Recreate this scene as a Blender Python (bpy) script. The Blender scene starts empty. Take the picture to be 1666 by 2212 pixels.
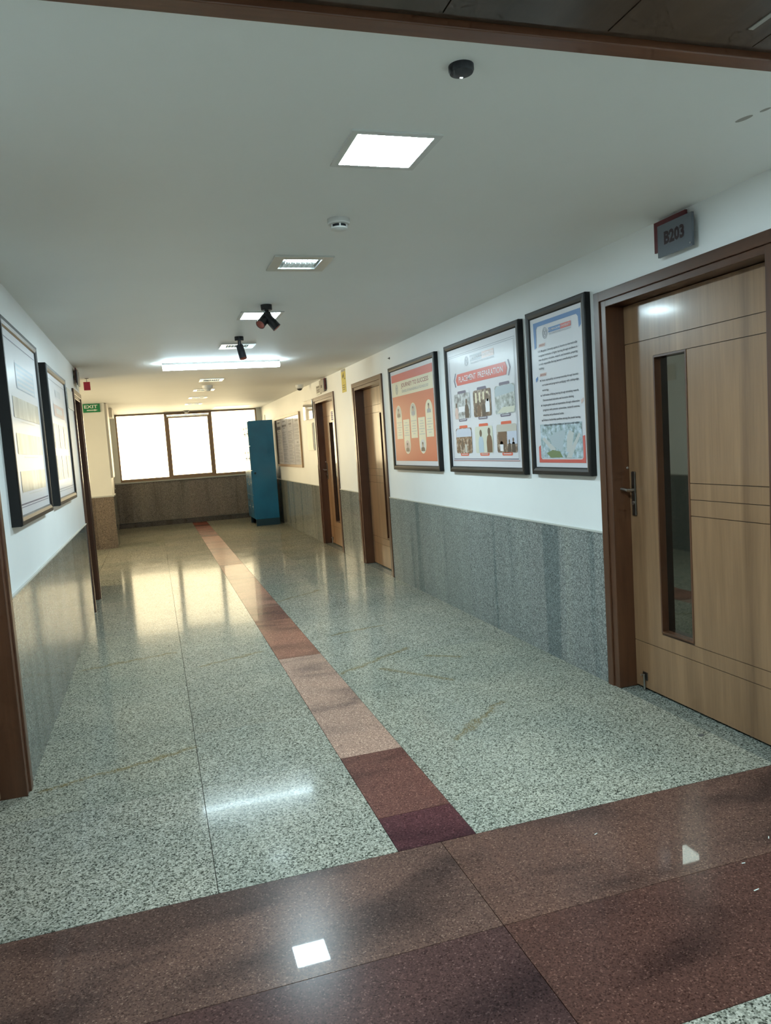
import bpy, bmesh, math, random
from mathutils import Vector, Matrix

random.seed(7)
SC = bpy.context.scene
COL = SC.collection

# ------------------------------------------------------------------ camera
F_PX, YAW, PITCH, ROLL, EYE = 1627.02, 0.294382, -0.0915906, -0.0667024, 1.45
fwd = Vector((math.sin(YAW) * math.cos(PITCH), math.cos(YAW) * math.cos(PITCH), math.sin(PITCH)))
rgt = Vector((math.cos(YAW), -math.sin(YAW), 0))
upv = rgt.cross(fwd)
r2 = rgt * math.cos(ROLL) + upv * math.sin(ROLL)
u2 = upv * math.cos(ROLL) - rgt * math.sin(ROLL)
cam = bpy.data.cameras.new('camera')
cam.sensor_fit = 'HORIZONTAL'
cam.sensor_width = 36.0
cam.lens = F_PX / 1666 * 36
cam.clip_start = 0.05
cam.clip_end = 200
camo = bpy.data.objects.new('camera', cam)
M = Matrix((r2, u2, -fwd)).transposed().to_4x4()
M.translation = Vector((0, 0, EYE))
camo.matrix_world = M
COL.objects.link(camo)
SC.camera = camo

# ------------------------------------------------------------------ world: bright hazy warm sky
w = bpy.data.worlds.new('sky')
SC.world = w
w.use_nodes = True
bg = w.node_tree.nodes['Background']
bg.inputs['Color'].default_value = (1.0, 0.81, 0.52, 1)
bg.inputs['Strength'].default_value = 10.0

SC.view_settings.view_transform = 'Standard'
SC.view_settings.look = 'None'
SC.view_settings.gamma = 1.0
SC.view_settings.use_curve_mapping = False
SC.view_settings.exposure = 0.0
SC.cycles.max_bounces = 6
SC.cycles.diffuse_bounces = 4
SC.cycles.glossy_bounces = 3
SC.cycles.transparent_max_bounces = 6
SC.cycles.use_adaptive_sampling = True
SC.cycles.adaptive_threshold = 0.06
SC.cycles.adaptive_min_samples = 10
SC.cycles.sample_clamp_indirect = 6.0
SC.cycles.caustics_reflective = False
SC.cycles.caustics_refractive = False
SC.cycles.use_denoising = True
SC.cycles.use_light_tree = False

PANEL_W = 250.0      # radiance of the square LED ceiling panels
TUBE_W = 55.0
DOWN_W = 16.0
LED = (0.70, 0.92, 1.0)

# sampling portal for the sky in the end window (emits nothing itself)
pl = bpy.data.lights.new('window_sky_portal', 'AREA')
pl.shape = 'RECTANGLE'
pl.size, pl.size_y = 2.94, 1.44
pl.cycles.is_portal = True
plo = bpy.data.objects.new('window_sky_portal', pl)
plo.location = (0.80, 17.08, 1.69)
plo.rotation_euler = (-math.pi / 2, 0, 0)
COL.objects.link(plo)
pl2 = pl.copy()
pl2.size, pl2.size_y = 1.95, 3.5
plo2 = bpy.data.objects.new('bay_sky_portal', pl2)
plo2.location = (-3.18, 11.325, 1.405)
plo2.rotation_euler = (0, -math.pi / 2, 0)
COL.objects.link(plo2)

# ------------------------------------------------------------------ main dimensions (metres)
R, L, H, B, W = 2.377, -0.659, 2.405, 16.89, 0.873
RW, LW = R + 0.008, L - 0.008        # painted wall planes behind the granite dado
TH = 0.16


# ------------------------------------------------------------------ materials
def mat(name, base=(0.8, 0.8, 0.8), rough=0.5, metal=0.0, coat=0.0, coat_rough=0.03, spec=0.5, emit=None, emit_s=0.0, ior=None):
    m = bpy.data.materials.new(name)
    m.use_nodes = True
    b = m.node_tree.nodes['Principled BSDF']
    b.inputs['Base Color'].default_value = (*base, 1)
    b.inputs['Roughness'].default_value = rough
    b.inputs['Metallic'].default_value = metal
    b.inputs['Coat Weight'].default_value = coat
    b.inputs['Coat Roughness'].default_value = coat_rough
    b.inputs['Specular IOR Level'].default_value = spec
    if ior:
        b.inputs['IOR'].default_value = ior
    if emit:
        b.inputs['Emission Color'].default_value = (*emit, 1)
        b.inputs['Emission Strength'].default_value = emit_s
    return m


class NT:
    """small helper around a material's node tree"""
    def __init__(s, m):
        s.m, s.t = m, m.node_tree
        s.b = s.t.nodes['Principled BSDF']

    def n(s, typ, **kw):
        nd = s.t.nodes.new(typ)
        for k, v in kw.items():
            setattr(nd, k, v)
        return nd

    def l(s, a, b):
        s.t.links.new(a, b)

    def math(s, op, a, b=None, c=None):
        nd = s.n('ShaderNodeMath', operation=op)
        for i, v in enumerate((a, b, c)):
            if v is None:
                continue
            if isinstance(v, (int, float)):
                nd.inputs[i].default_value = v
            else:
                s.l(v, nd.inputs[i])
        return nd.outputs[0]

    def pos(s, scale=(1, 1, 1), rnd=0.0):
        g = s.n('ShaderNodeNewGeometry')
        v = g.outputs['Position']
        if rnd:
            oi = s.n('ShaderNodeObjectInfo')
            mul = s.math('MULTIPLY', oi.outputs['Random'], rnd)
            cb = s.n('ShaderNodeCombineXYZ')
            for i in range(3):
                s.l(mul, cb.inputs[i])
            ad = s.n('ShaderNodeVectorMath', operation='ADD')
            s.l(v, ad.inputs[0])
            s.l(cb.outputs[0], ad.inputs[1])
            v = ad.outputs[0]
        ml = s.n('ShaderNodeVectorMath', operation='MULTIPLY')
        s.l(v, ml.inputs[0])
        ml.inputs[1].default_value = scale
        return ml.outputs[0]

    def noise(s, vec, scale, detail=3.0, rough=0.55, dist=0.0):
        nd = s.n('ShaderNodeTexNoise')
        nd.inputs['Scale'].default_value = scale
        nd.inputs['Detail'].default_value = detail
        nd.inputs['Roughness'].default_value = rough
        nd.inputs['Distortion'].default_value = dist
        s.l(vec, nd.inputs['Vector'])
        return nd.outputs['Fac']

    def vor(s, vec, scale, out='Color'):
        nd = s.n('ShaderNodeTexVoronoi')
        nd.inputs['Scale'].default_value = scale
        s.l(vec, nd.inputs['Vector'])
        return nd.outputs[out]

    def ramp(s, fac, stops, interp='LINEAR'):
        nd = s.n('ShaderNodeValToRGB')
        cr = nd.color_ramp
        cr.interpolation = interp
        while len(cr.elements) < len(stops):
            cr.elements.new(0.5)
        for e, (p, c) in zip(cr.elements, stops):
            e.position = p
            e.color = (*c, 1) if len(c) == 3 else c
        s.l(fac, nd.inputs[0])
        return nd.outputs[0]

    def mix(s, fac, a, b, mode='MIX'):
        nd = s.n('ShaderNodeMix', data_type='RGBA', blend_type=mode)
        for i, v in ((0, fac), (6, a), (7, b)):
            if isinstance(v, (int, float)):
                nd.inputs[i].default_value = v
            elif isinstance(v, tuple):
                nd.inputs[i].default_value = (*v, 1)
            else:
                s.l(v, nd.inputs[i])
        return nd.outputs[2]

    def objcol(s):
        return s.n('ShaderNodeObjectInfo').outputs['Color']

    def base(s, c):
        s.l(c, s.b.inputs['Base Color'])

    def bump(s, h, strength=0.1, dist=0.002):
        nd = s.n('ShaderNodeBump')
        nd.inputs['Strength'].default_value = strength
        nd.inputs['Distance'].default_value = dist
        s.l(h, nd.inputs['Height'])
        s.l(nd.outputs[0], s.b.inputs['Normal'])

    def rough(s, v):
        s.l(v, s.b.inputs['Roughness'])


def seg_dist(t, px, py, a, b):
    """distance of (px,py) to the segment a-b, as math nodes"""
    dx, dy = b[0] - a[0], b[1] - a[1]
    ll = dx * dx + dy * dy
    ux, uy = t.math('SUBTRACT', px, a[0]), t.math('SUBTRACT', py, a[1])
    h = t.math('ADD', t.math('MULTIPLY', ux, dx / ll), t.math('MULTIPLY', uy, dy / ll))
    cl = t.n('ShaderNodeClamp')
    t.l(h, cl.inputs[0])
    h = cl.outputs[0]
    ex, ey = t.math('SUBTRACT', ux, t.math('MULTIPLY', h, dx)), t.math('SUBTRACT', uy, t.math('MULTIPLY', h, dy))
    return t.math('SQRT', t.math('ADD', t.math('MULTIPLY', ex, ex), t.math('MULTIPLY', ey, ey)))


MT = {}


def stone_shader(t, color, rough, k, ior=1.5, coat_k=0.0):
    """polished but slightly hazed stone: diffuse body under a fresnel reflection of strength k (and a sharper second sheen)"""
    d = t.n('ShaderNodeBsdfDiffuse')
    t.l(color, d.inputs['Color'])
    fr = t.n('ShaderNodeFresnel')
    fr.inputs['IOR'].default_value = ior

    def layer(under, r, kk):
        g = t.n('ShaderNodeBsdfGlossy')
        if isinstance(r, float):
            g.inputs['Roughness'].default_value = r
        else:
            t.l(r, g.inputs['Roughness'])
        mx = t.n('ShaderNodeMixShader')
        t.l(t.math('MULTIPLY', fr.outputs[0], kk), mx.inputs[0])
        t.l(under, mx.inputs[1])
        t.l(g.outputs[0], mx.inputs[2])
        return mx.outputs[0]
    o = layer(d.outputs[0], rough, k)
    if coat_k:
        o = layer(o, 0.02, coat_k)
    t.l(o, t.t.nodes['Material Output'].inputs['Surface'])


def m_paint(name, col, rough=0.6, mottled=0.03):
    m = mat(name, col, rough)
    t = NT(m)
    p = t.pos()
    f = t.noise(p, 1.3, 4)
    t.base(t.ramp(f, [(0.3, tuple(c * (1 - mottled) for c in col)), (0.7, tuple(min(1, c * (1 + mottled)) for c in col))]))
    t.bump(t.noise(p, 90, 2), 0.06, 0.002)
    return m


MT['wall'] = m_paint('wall_paint', (0.87, 0.88, 0.875), 0.5)
MT['ceiling'] = m_paint('ceiling_paint', (0.92, 0.92, 0.90), 0.6, 0.015)
MT['cream'] = m_paint('pillar_paint', (0.86, 0.84, 0.77), 0.5)


def m_granite_floor():
    m = mat('grey_granite_polished', rough=0.12)
    m.node_tree.nodes['Principled BSDF'].inputs['Specular Tint'].default_value = (0.28, 0.28, 0.28, 1)
    t = NT(m)
    p = t.pos(rnd=37.0)
    v = t.vor(p, 190)
    sep = t.n('ShaderNodeSeparateColor')
    t.l(v, sep.inputs[0])
    grains = t.ramp(sep.outputs[0], [(0.0, (0.042, 0.044, 0.036)), (0.13, (0.078, 0.082, 0.066)), (0.26, (0.225, 0.225, 0.19)), (0.55, (0.325, 0.32, 0.275)), (0.8, (0.42, 0.405, 0.35)), (1.0, (0.52, 0.50, 0.43))])
    big = t.noise(p, 75, 2)
    dark = t.ramp(big, [(0.36, (0.35, 0.37, 0.32)), (0.48, (1, 1, 1))])
    c = t.mix(0.55, grains, dark, 'MULTIPLY')
    cloud = t.noise(p, 1.7, 3)
    c = t.mix(1.0, c, t.ramp(cloud, [(0.3, (0.86, 0.88, 0.86)), (0.7, (1.1, 1.06, 1.0))]), 'MULTIPLY')
    c = t.mix(1.0, c, t.objcol(), 'MULTIPLY')
    # rust-brown hairline veins in the stone, where the photograph shows them
    g = t.n('ShaderNodeNewGeometry')
    sp = t.n('ShaderNodeSeparateXYZ')
    t.l(g.outputs['Position'], sp.inputs[0])
    wob = t.noise(g.outputs['Position'], 9, 4)
    wx = t.math('ADD', sp.outputs[0], t.math('MULTIPLY', t.math('SUBTRACT', wob, 0.5), 0.10))
    wy = t.math('ADD', sp.outputs[1], t.math('MULTIPLY', t.math('SUBTRACT', wob, 0.5), -0.10))
    segs = [((1.03, 4.61), (1.60, 4.955)), ((1.29, 4.58), (1.61, 4.15)), ((1.28, 3.31), (1.70, 3.66)), ((1.65, 4.71), (1.83, 4.58)),
            ((1.20, 5.60), (1.62, 5.70)), ((-0.60, 3.58), (0.07, 3.79)), ((0.20, 5.25), (0.62, 5.42)), ((-0.6, 5.6), (0.02, 5.75)), ((1.02, 7.14), (1.50, 7.47))]
    fac = None
    for a, b in segs:
        d = seg_dist(t, wx, wy, a, b)
        mr = t.n('ShaderNodeMapRange')
        mr.interpolation_type = 'SMOOTHSTEP'
        mr.inputs[1].default_value = 0.0
        mr.inputs[2].default_value = 0.04
        mr.inputs[3].default_value = 1.0
        mr.inputs[4].default_value = 0.0
        t.l(d, mr.inputs[0])
        fac = mr.outputs[0] if fac is None else t.math('MAXIMUM', fac, mr.outputs[0])
    fac = t.math('MULTIPLY', t.math('POWER', fac, 1.7), t.ramp(t.noise(p, 110, 2), [(0.38, (0.15,) * 3), (0.58, (1.0,) * 3)]))
    c = t.mix(fac, c, (0.17, 0.125, 0.05))
    stone_shader(t, c, t.ramp(t.noise(p, 6, 2), [(0.3, (0.10,) * 3), (0.7, (0.14,) * 3)]), 0.38, coat_k=0.05)
    return m


def m_granite_red():
    m = mat('red_granite_polished', rough=0.25, coat=0.14, coat_rough=0.03)
    m.node_tree.nodes['Principled BSDF'].inputs['Specular Tint'].default_value = (0.5, 0.5, 0.5, 1)
    t = NT(m)
    p = t.pos(rnd=61.0)
    sep = t.n('ShaderNodeSeparateColor')
    t.l(t.vor(p, 230), sep.inputs[0])
    grains = t.ramp(sep.outputs[0], [(0.0, (0.45, 0.42, 0.42)), (0.25, (0.85, 0.85, 0.85)), (0.75, (1.08, 1.05, 1.02)), (0.93, (1.3, 1.3, 1.25)), (1.0, (2.2, 2.4, 2.3))])
    c = t.mix(1.0, t.objcol(), grains, 'MULTIPLY')
    ps = t.pos(scale=(0.8, 1.9, 1), rnd=61.0)
    smoke = t.noise(ps, 1.7, 2, 0.5, 0.5)
    c = t.mix(1.0, c, t.ramp(smoke, [(0.33, (0.50, 0.51, 0.54)), (0.48, (0.95, 0.94, 0.93)), (0.70, (1.10, 1.06, 1.02))]), 'MULTIPLY')
    stone_shader(t, c, 0.24, 0.34, coat_k=0.12)
    return m


def m_dado(name, a, b, dark, rough, coat):
    m = mat(name, rough=rough, coat=coat, coat_rough=0.04)
    t = NT(m)
    p = t.pos(rnd=23.0)
    sep = t.n('ShaderNodeSeparateColor')
    t.l(t.vor(p, 170), sep.inputs[0])
    c = t.ramp(sep.outputs[0], [(0.0, tuple(x * 0.45 for x in a)), (0.2, a), (0.7, b), (1.0, tuple(x * 1.6 for x in b))])
    ps = t.pos(scale=(3.2, 3.2, 0.14), rnd=23.0)
    st = t.noise(ps, 1.5, 4, 0.55, 0.3)
    c = t.mix(1.0, c, t.ramp(st, [(0.40, dark), (0.46, (0.92, 0.92, 0.92)), (0.6, (1, 1, 1)), (0.72, (1.12, 1.1, 1.05))]), 'MULTIPLY')
    c = t.mix(1.0, c, t.objcol(), 'MULTIPLY')
    stone_shader(t, c, rough, 0.45 if coat < 0.5 else 0.75, coat_k=coat * 0.4)
    return m


def m_wood(name, light, dark, rough=0.3, coat=0.3, along='Z', scale=1.0, streak=0.5):
    m = mat(name, rough=rough, coat=coat, coat_rough=0.12)
    t = NT(m)
    sc = {'Z': (9, 9, 0.55), 'Y': (9, 0.55, 9), 'X': (0.55, 9, 9)}[along]
    p = t.pos(scale=tuple(x * scale for x in sc))
    a = t.noise(p, 1.0, 5, 0.6, 0.7)
    p2 = t.pos(scale=tuple(x * scale * 9 for x in sc))
    f = t.noise(p2, 1.0, 3, 0.6)
    k = t.math('ADD', t.math('MULTIPLY', a, 1 - 0.35 * streak), t.math('MULTIPLY', f, 0.35 * streak))
    c = t.ramp(k, [(0.32, dark), (0.68, light)])
    c = t.mix(1.0, c, t.objcol(), 'MULTIPLY')
    t.base(c)
    return m


MT['floor_grey'] = m_granite_floor()
MT['floor_red'] = m_granite_red()
MT['grout'] = mat('dark_grout', (0.09, 0.085, 0.075), 0.8)
MT['dado'] = m_dado('grey_granite_dado', (0.185, 0.195, 0.185), (0.28, 0.29, 0.275), (0.62, 0.68, 0.70), 0.28, 0.3)
MT['dado_gloss'] = m_dado('grey_granite_dado_glossy', (0.19, 0.20, 0.185), (0.27, 0.275, 0.255), (0.75, 0.78, 0.78), 0.05, 0.9)
MT['dado_brown'] = m_dado('brown_granite_parapet', (0.20, 0.175, 0.152), (0.30, 0.262, 0.228), (0.75, 0.72, 0.7), 0.35, 0.15)
MT['ledge'] = mat('pale_stone_ledge', (0.52, 0.52, 0.48), 0.35)
MT['wood_frame'] = m_wood('stained_door_frame', (0.125, 0.050, 0.023), (0.055, 0.021, 0.010), 0.34, 0.2)
MT['wood_frame_h'] = m_wood('stained_door_head', (0.125, 0.050, 0.023), (0.055, 0.021, 0.010), 0.34, 0.2, 'Y')
MT['wood_door'] = m_wood('veneer_door', (0.36, 0.205, 0.105), (0.175, 0.094, 0.046), 0.32, 0.25, 'Z', 0.8)
MT['wood_core'] = mat('door_core_shadow', (0.07, 0.04, 0.022), 0.6)
MT['wood_soffit'] = m_wood('dark_wood_soffit', (0.085, 0.052, 0.035), (0.04, 0.024, 0.016), 0.4, 0.2, 'Y')
MT['wood_trim'] = m_wood('brown_soffit_trim', (0.20, 0.078, 0.038), (0.10, 0.038, 0.02), 0.4, 0.1, 'X')
MT['win_frame'] = mat('bronze_window_frame', (0.32, 0.20, 0.11), 0.35)
MT['dark_glass'] = mat('dark_reflective_glass', (0.008, 0.009, 0.008), 0.03, ior=2.3)
MT['dark_glass'].node_tree.nodes['Principled BSDF'].inputs['Specular Tint'].default_value = (1.0, 0.93, 0.72, 1)
MT['black_frame'] = mat('black_picture_frame', (0.012, 0.0115, 0.0115), 0.45, spec=0.3)
MT['paper'] = mat('white_poster_paper', (0.68, 0.67, 0.71), 0.5, coat=0.28, coat_rough=0.2)


def pr(name, c):
    MT[name] = mat('print_' + name, c, 0.5, coat=0.28, coat_rough=0.2)


for nm, c in dict(p_red=(0.62, 0.10, 0.08), p_orange=(0.60, 0.135, 0.065), p_cream=(0.76, 0.68, 0.50), p_maroon=(0.30, 0.07, 0.07),
                  p_slate=(0.12, 0.11, 0.18), p_blue=(0.05, 0.17, 0.42), p_ink=(0.035, 0.045, 0.07), p_grey=(0.30, 0.31, 0.35), p_pale=(0.55, 0.57, 0.62),
                  p_tab=(0.70, 0.09, 0.04), p_white=(0.82, 0.80, 0.84), p_face=(0.36, 0.24, 0.17), p_hair=(0.10, 0.065, 0.05), p_lightwall=(0.62, 0.62, 0.52),
                  p_brown=(0.13, 0.065, 0.035), p_green=(0.16, 0.22, 0.09), p_road=(0.55, 0.56, 0.55), p_roof=(0.42, 0.50, 0.55), p_screen=(0.52, 0.56, 0.68),
                  p_faded=(0.62, 0.60, 0.60), p_fblue=(0.40, 0.50, 0.60), p_frose=(0.62, 0.44, 0.40), p_fgrey=(0.50, 0.47, 0.42), p_dark=(0.05, 0.035, 0.03)).items():
    pr(nm, c)


def m_photo(name, stops, scale=26.0, det=4, stretch=(1, 1, 1)):
    m = mat('photo_' + name, rough=0.5, coat=0.28, coat_rough=0.2)
    t = NT(m)
    p = t.pos(scale=stretch, rnd=11.0)
    t.base(t.ramp(t.noise(p, scale, det, 0.65), stops))
    MT['ph_' + name] = m


m_photo('grey', [(0.30, (0.10, 0.09, 0.09)), (0.45, (0.33, 0.34, 0.35)), (0.62, (0.60, 0.62, 0.64))])
m_photo('brown', [(0.32, (0.04, 0.025, 0.02)), (0.5, (0.16, 0.10, 0.07)), (0.66, (0.50, 0.42, 0.36))])
m_photo('hall', [(0.32, (0.16, 0.18, 0.16)), (0.5, (0.40, 0.43, 0.42)), (0.68, (0.66, 0.70, 0.72))])
m_photo('crowd', [(0.34, (0.06, 0.03, 0.02)), (0.5, (0.24, 0.13, 0.07)), (0.66, (0.58, 0.50, 0.45))], 40)
m_photo('aerial', [(0.30, (0.13, 0.19, 0.16)), (0.45, (0.32, 0.42, 0.46)), (0.62, (0.58, 0.68, 0.76))], 30)
m_photo('faded', [(0.34, (0.34, 0.30, 0.24)), (0.5, (0.50, 0.46, 0.38)), (0.66, (0.66, 0.62, 0.54))], 9, 3, (1, 1, 0.3))  # pale tones put the reflection over the left posters into the print

MT['white_plastic'] = mat('white_plastic', (0.72, 0.72, 0.70), 0.35)
MT['black_plastic'] = mat('black_plastic', (0.012, 0.013, 0.018), 0.4)
MT['black_metal'] = mat('black_spot_metal', (0.016, 0.017, 0.022), 0.38)
MT['copper'] = mat('copper_reflector', (0.42, 0.13, 0.10), 0.35, metal=0.6)
MT['chrome'] = mat('satin_chrome', (0.62, 0.62, 0.60), 0.22, metal=1.0)
MT['steel'] = mat('brushed_steel', (0.45, 0.43, 0.40), 0.32, metal=1.0)
MT['dark_steel'] = mat('tarnished_steel', (0.16, 0.14, 0.12), 0.4, metal=1.0)
MT['panel_light'] = mat('led_panel_diffuser', (0.8, 0.8, 0.8), 0.5, emit=LED, emit_s=PANEL_W)
MT['tube_light'] = mat('led_tube_diffuser', (0.8, 0.8, 0.8), 0.5, emit=LED, emit_s=TUBE_W)
MT['down_light'] = mat('downlight_lamp', (0.8, 0.8, 0.8), 0.5, emit=LED, emit_s=DOWN_W)
MT['lamp_off'] = mat('downlight_lamp_off', (0.75, 0.75, 0.72), 0.4)
MT['led_dot'] = mat('indicator_light', (0.8, 0.8, 0.8), 0.5, emit=(0.9, 1, 1), emit_s=1.2)
MT['light_frame'] = mat('fixture_flange', (0.68, 0.69, 0.67), 0.3, metal=0.4)
MT['green_sign'] = mat('green_exit_sign', (0.008, 0.22, 0.07), 0.4)
MT['sign_white'] = mat('sign_white', (0.80, 0.82, 0.76), 0.5)
MT['red_sign'] = mat('red_hanging_sign', (0.45, 0.015, 0.03), 0.45)
MT['maroon_plate'] = mat('maroon_plate', (0.10, 0.008, 0.012), 0.35)
MT['grey_plate'] = mat('grey_plate', (0.115, 0.13, 0.15), 0.33)
MT['sign_ink'] = mat('sign_ink', (0.022, 0.006, 0.010), 0.4)
MT['yellow_sign'] = mat('yellow_notice', (0.62, 0.50, 0.10), 0.5)
MT['olive_ink'] = mat('olive_ink', (0.16, 0.13, 0.03), 0.5)
MT['blue_sign'] = mat('blue_violet_notice', (0.13, 0.11, 0.28), 0.5)
MT['notice_paper'] = mat('notice_paper', (0.58, 0.55, 0.60), 0.5, coat=0.8, coat_rough=0.05)
MT['notice_head'] = mat('notice_heading', (0.10, 0.09, 0.11), 0.5)
MT['notice_line'] = mat('notice_text_line', (0.13, 0.125, 0.15), 0.5)
MT['board_frame'] = mat('pale_wood_board_frame', (0.36, 0.23, 0.13), 0.4)
MT['acrylic'] = mat('glossy_white_acrylic', (0.62, 0.60, 0.56), 0.05, coat=1.0, coat_rough=0.02, ior=1.9)
MT['white_box'] = mat('white_painted_box', (0.80, 0.77, 0.70), 0.4)
MT['cream_box'] = mat('cream_casing', (0.80, 0.74, 0.64), 0.45)
MT['label_grey'] = mat('grey_label', (0.34, 0.32, 0.29), 0.4)


def m_blue():
    m = mat('blue_locker_paint', rough=0.33, coat=0.25, coat_rough=0.12)
    t = NT(m)
    p = t.pos()
    c = t.ramp(t.noise(p, 3.0, 4), [(0.3, (0.002, 0.12, 0.26)), (0.7, (0.004, 0.155, 0.33))])
    sp = t.ramp(t.noise(p, 120, 2), [(0.70, (0, 0, 0)), (0.76, (1, 1, 1))])
    t.base(t.mix(t.math('MULTIPLY', sp, 0.25), c, (0.10, 0.25, 0.32)))
    MT['locker'] = m


m_blue()
MT['locker_dark'] = mat('dark_blue_plinth', (0.004, 0.035, 0.06), 0.45)


def m_crumple():
    m = mat('crumpled_white_sheet', (0.72, 0.70, 0.64), 0.25, coat=0.6)
    t = NT(m)
    p = t.pos(scale=(1, 1, 0.6))
    t.bump(t.noise(p, 16, 3, 0.6, 1.0), 0.9, 0.03)
    MT['sheet'] = m


m_crumple()
MT['window_glass'] = mat('window_glass', (1, 1, 1), 0.0)
_g = NT(MT['window_glass'])
_tr = _g.n('ShaderNodeBsdfTransparent')
_tr.inputs[0].default_value = (0.97, 0.98, 0.95, 1)
_gl = _g.n('ShaderNodeBsdfGlossy')
_gl.inputs['Roughness'].default_value = 0.02
_fr = _g.n('ShaderNodeFresnel')
_fr.inputs['IOR'].default_value = 1.45
_mx = _g.n('ShaderNodeMixShader')
_g.l(_fr.outputs[0], _mx.inputs[0])
_g.l(_tr.outputs[0], _mx.inputs[1])
_g.l(_gl.outputs[0], _mx.inputs[2])
_g.l(_mx.outputs[0], _g.t.nodes['Material Output'].inputs['Surface'])


# ------------------------------------------------------------------ mesh helpers
class MB:
    def __init__(s):
        s.v, s.f = [], []

    def add(s, vs, fs):
        o = len(s.v)
        s.v += [tuple(v) for v in vs]
        s.f += [tuple(i + o for i in f) for f in fs]
        return s

    def box(s, x0, x1, y0, y1, z0, z1):
        x0, x1 = sorted((x0, x1)); y0, y1 = sorted((y0, y1)); z0, z1 = sorted((z0, z1))
        return s.add([(x0, y0, z0), (x1, y0, z0), (x1, y1, z0), (x0, y1, z0), (x0, y0, z1), (x1, y0, z1), (x1, y1, z1), (x0, y1, z1)],
                     [(0, 3, 2, 1), (4, 5, 6, 7), (0, 1, 5, 4), (1, 2, 6, 5), (2, 3, 7, 6), (3, 0, 4, 7)])

    def lathe(s, prof, n=28, mtx=None):
        """profile of (radius, z) revolved about Z"""
        vs, fs = [], []
        for r, z in prof:
            for k in range(n):
                a = 2 * math.pi * k / n
                v = Vector((r * math.cos(a), r * math.sin(a), z))
                vs.append(mtx @ v if mtx else v)
        for i in range(len(prof) - 1):
            for k in range(n):
                fs.append((i * n + k, i * n + (k + 1) % n, (i + 1) * n + (k + 1) % n, (i + 1) * n + k))
        fs.append(tuple(range(n - 1, -1, -1)))
        fs.append(tuple((len(prof) - 1) * n + k for k in range(n)))
        return s.add(vs, fs)

    def tube(s, pts, r, n=10):
        pts = [Vector(p) for p in pts]
        vs, fs = [], []
        for i, p in enumerate(pts):
            d = (pts[min(i + 1, len(pts) - 1)] - pts[max(i - 1, 0)]).normalized()
            a = d.orthogonal().normalized() if i == 0 else (a - d * a.dot(d)).normalized()
            b = d.cross(a)
            rr = r[i] if isinstance(r, (list, tuple)) else r
            for k in range(n):
                t = 2 * math.pi * k / n
                vs.append(p + (a * math.cos(t) + b * math.sin(t)) * rr)
        for i in range(len(pts) - 1):
            for k in range(n):
                fs.append((i * n + k, i * n + (k + 1) % n, (i + 1) * n + (k + 1) % n, (i + 1) * n + k))
        fs.append(tuple(range(n - 1, -1, -1)))
        fs.append(tuple((len(pts) - 1) * n + k for k in range(n)))
        return s.add(vs, fs)

    def build(s, name, m, parent=None, bevel=0.0, smooth=False, color=None):
        me = bpy.data.meshes.new(name)
        me.from_pydata(s.v, [], s.f)
        if bevel or smooth:
            bm = bmesh.new()
            bm.from_mesh(me)
            if bevel:
                bmesh.ops.bevel(bm, geom=[e for e in bm.edges if len(e.link_faces) == 2 and e.calc_face_angle(0) > 0.6], offset=bevel, segments=2, affect='EDGES', profile=0.5, clamp_overlap=True)
            bmesh.ops.recalc_face_normals(bm, faces=bm.faces)
            bm.to_mesh(me)
            bm.free()
        me.materials.append(MT[m] if isinstance(m, str) else m)
        o = bpy.data.objects.new(name, me)
        COL.objects.link(o)
        if smooth:
            for p in me.polygons:
                p.use_smooth = True
            me.set_sharp_from_angle(angle=math.radians(35))
        if parent is not None:
            o.parent = parent
            o.matrix_parent_inverse = Matrix.Translation(-parent.location) if parent.type == 'EMPTY' else Matrix.Identity(4)
        if color:
            o.color = (*color, 1)
        return o


def B1(name, m, x0, x1, y0, y1, z0, z1, parent=None, bevel=0.0, color=None):
    return MB().box(x0, x1, y0, y1, z0, z1).build(name, m, parent, bevel, False, color)


def empty(name, loc):
    o = bpy.data.objects.new(name, None)
    o.empty_display_size = 0.1
    o.location = loc
    COL.objects.link(o)
    return o


def tag(o, label, cat, group=None):
    o['label'] = label
    o['category'] = cat
    if group:
        o['group'] = group
    return o


def thing(name, label, cat, loc, group=None):
    return tag(empty(name, loc), label, cat, group)


def struct(o):
    o['kind'] = 'structure'
    return o


def dup_tree(o, delta, parent=None):
    c = o.copy()
    COL.objects.link(c)
    if parent is None:
        c.location = o.location + Vector(delta)
    else:
        c.parent = parent
    for ch in o.children:
        dup_tree(ch, delta, c)
    return c


# text: glyph outlines as flat mesh, normalised to its own bounding box
_TX = {}


def text_shape(body, bold=0.0, res=2):
    k = (body, bold, res)
    if k not in _TX:
        cu = bpy.data.curves.new('tmp', 'FONT')
        cu.body = body
        cu.resolution_u = res
        cu.offset = bold
        ob = bpy.data.objects.new('tmp', cu)
        COL.objects.link(ob)
        bpy.context.view_layer.update()
        me = bpy.data.meshes.new_from_object(ob.evaluated_get(bpy.context.evaluated_depsgraph_get()))
        vs = [v.co.copy() for v in me.vertices]
        fs = [tuple(p.vertices) for p in me.polygons]
        bpy.data.objects.remove(ob)
        bpy.data.curves.remove(cu)
        bpy.data.meshes.remove(me)
        x0, x1 = min(v.x for v in vs), max(v.x for v in vs)
        y0, y1 = min(v.y for v in vs), max(v.y for v in vs)
        _TX[k] = ([((v.x - x0) / (x1 - x0), (v.y - y0) / (y1 - y0)) for v in vs], fs, (x1 - x0) / (y1 - y0))
    return _TX[k]


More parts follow.
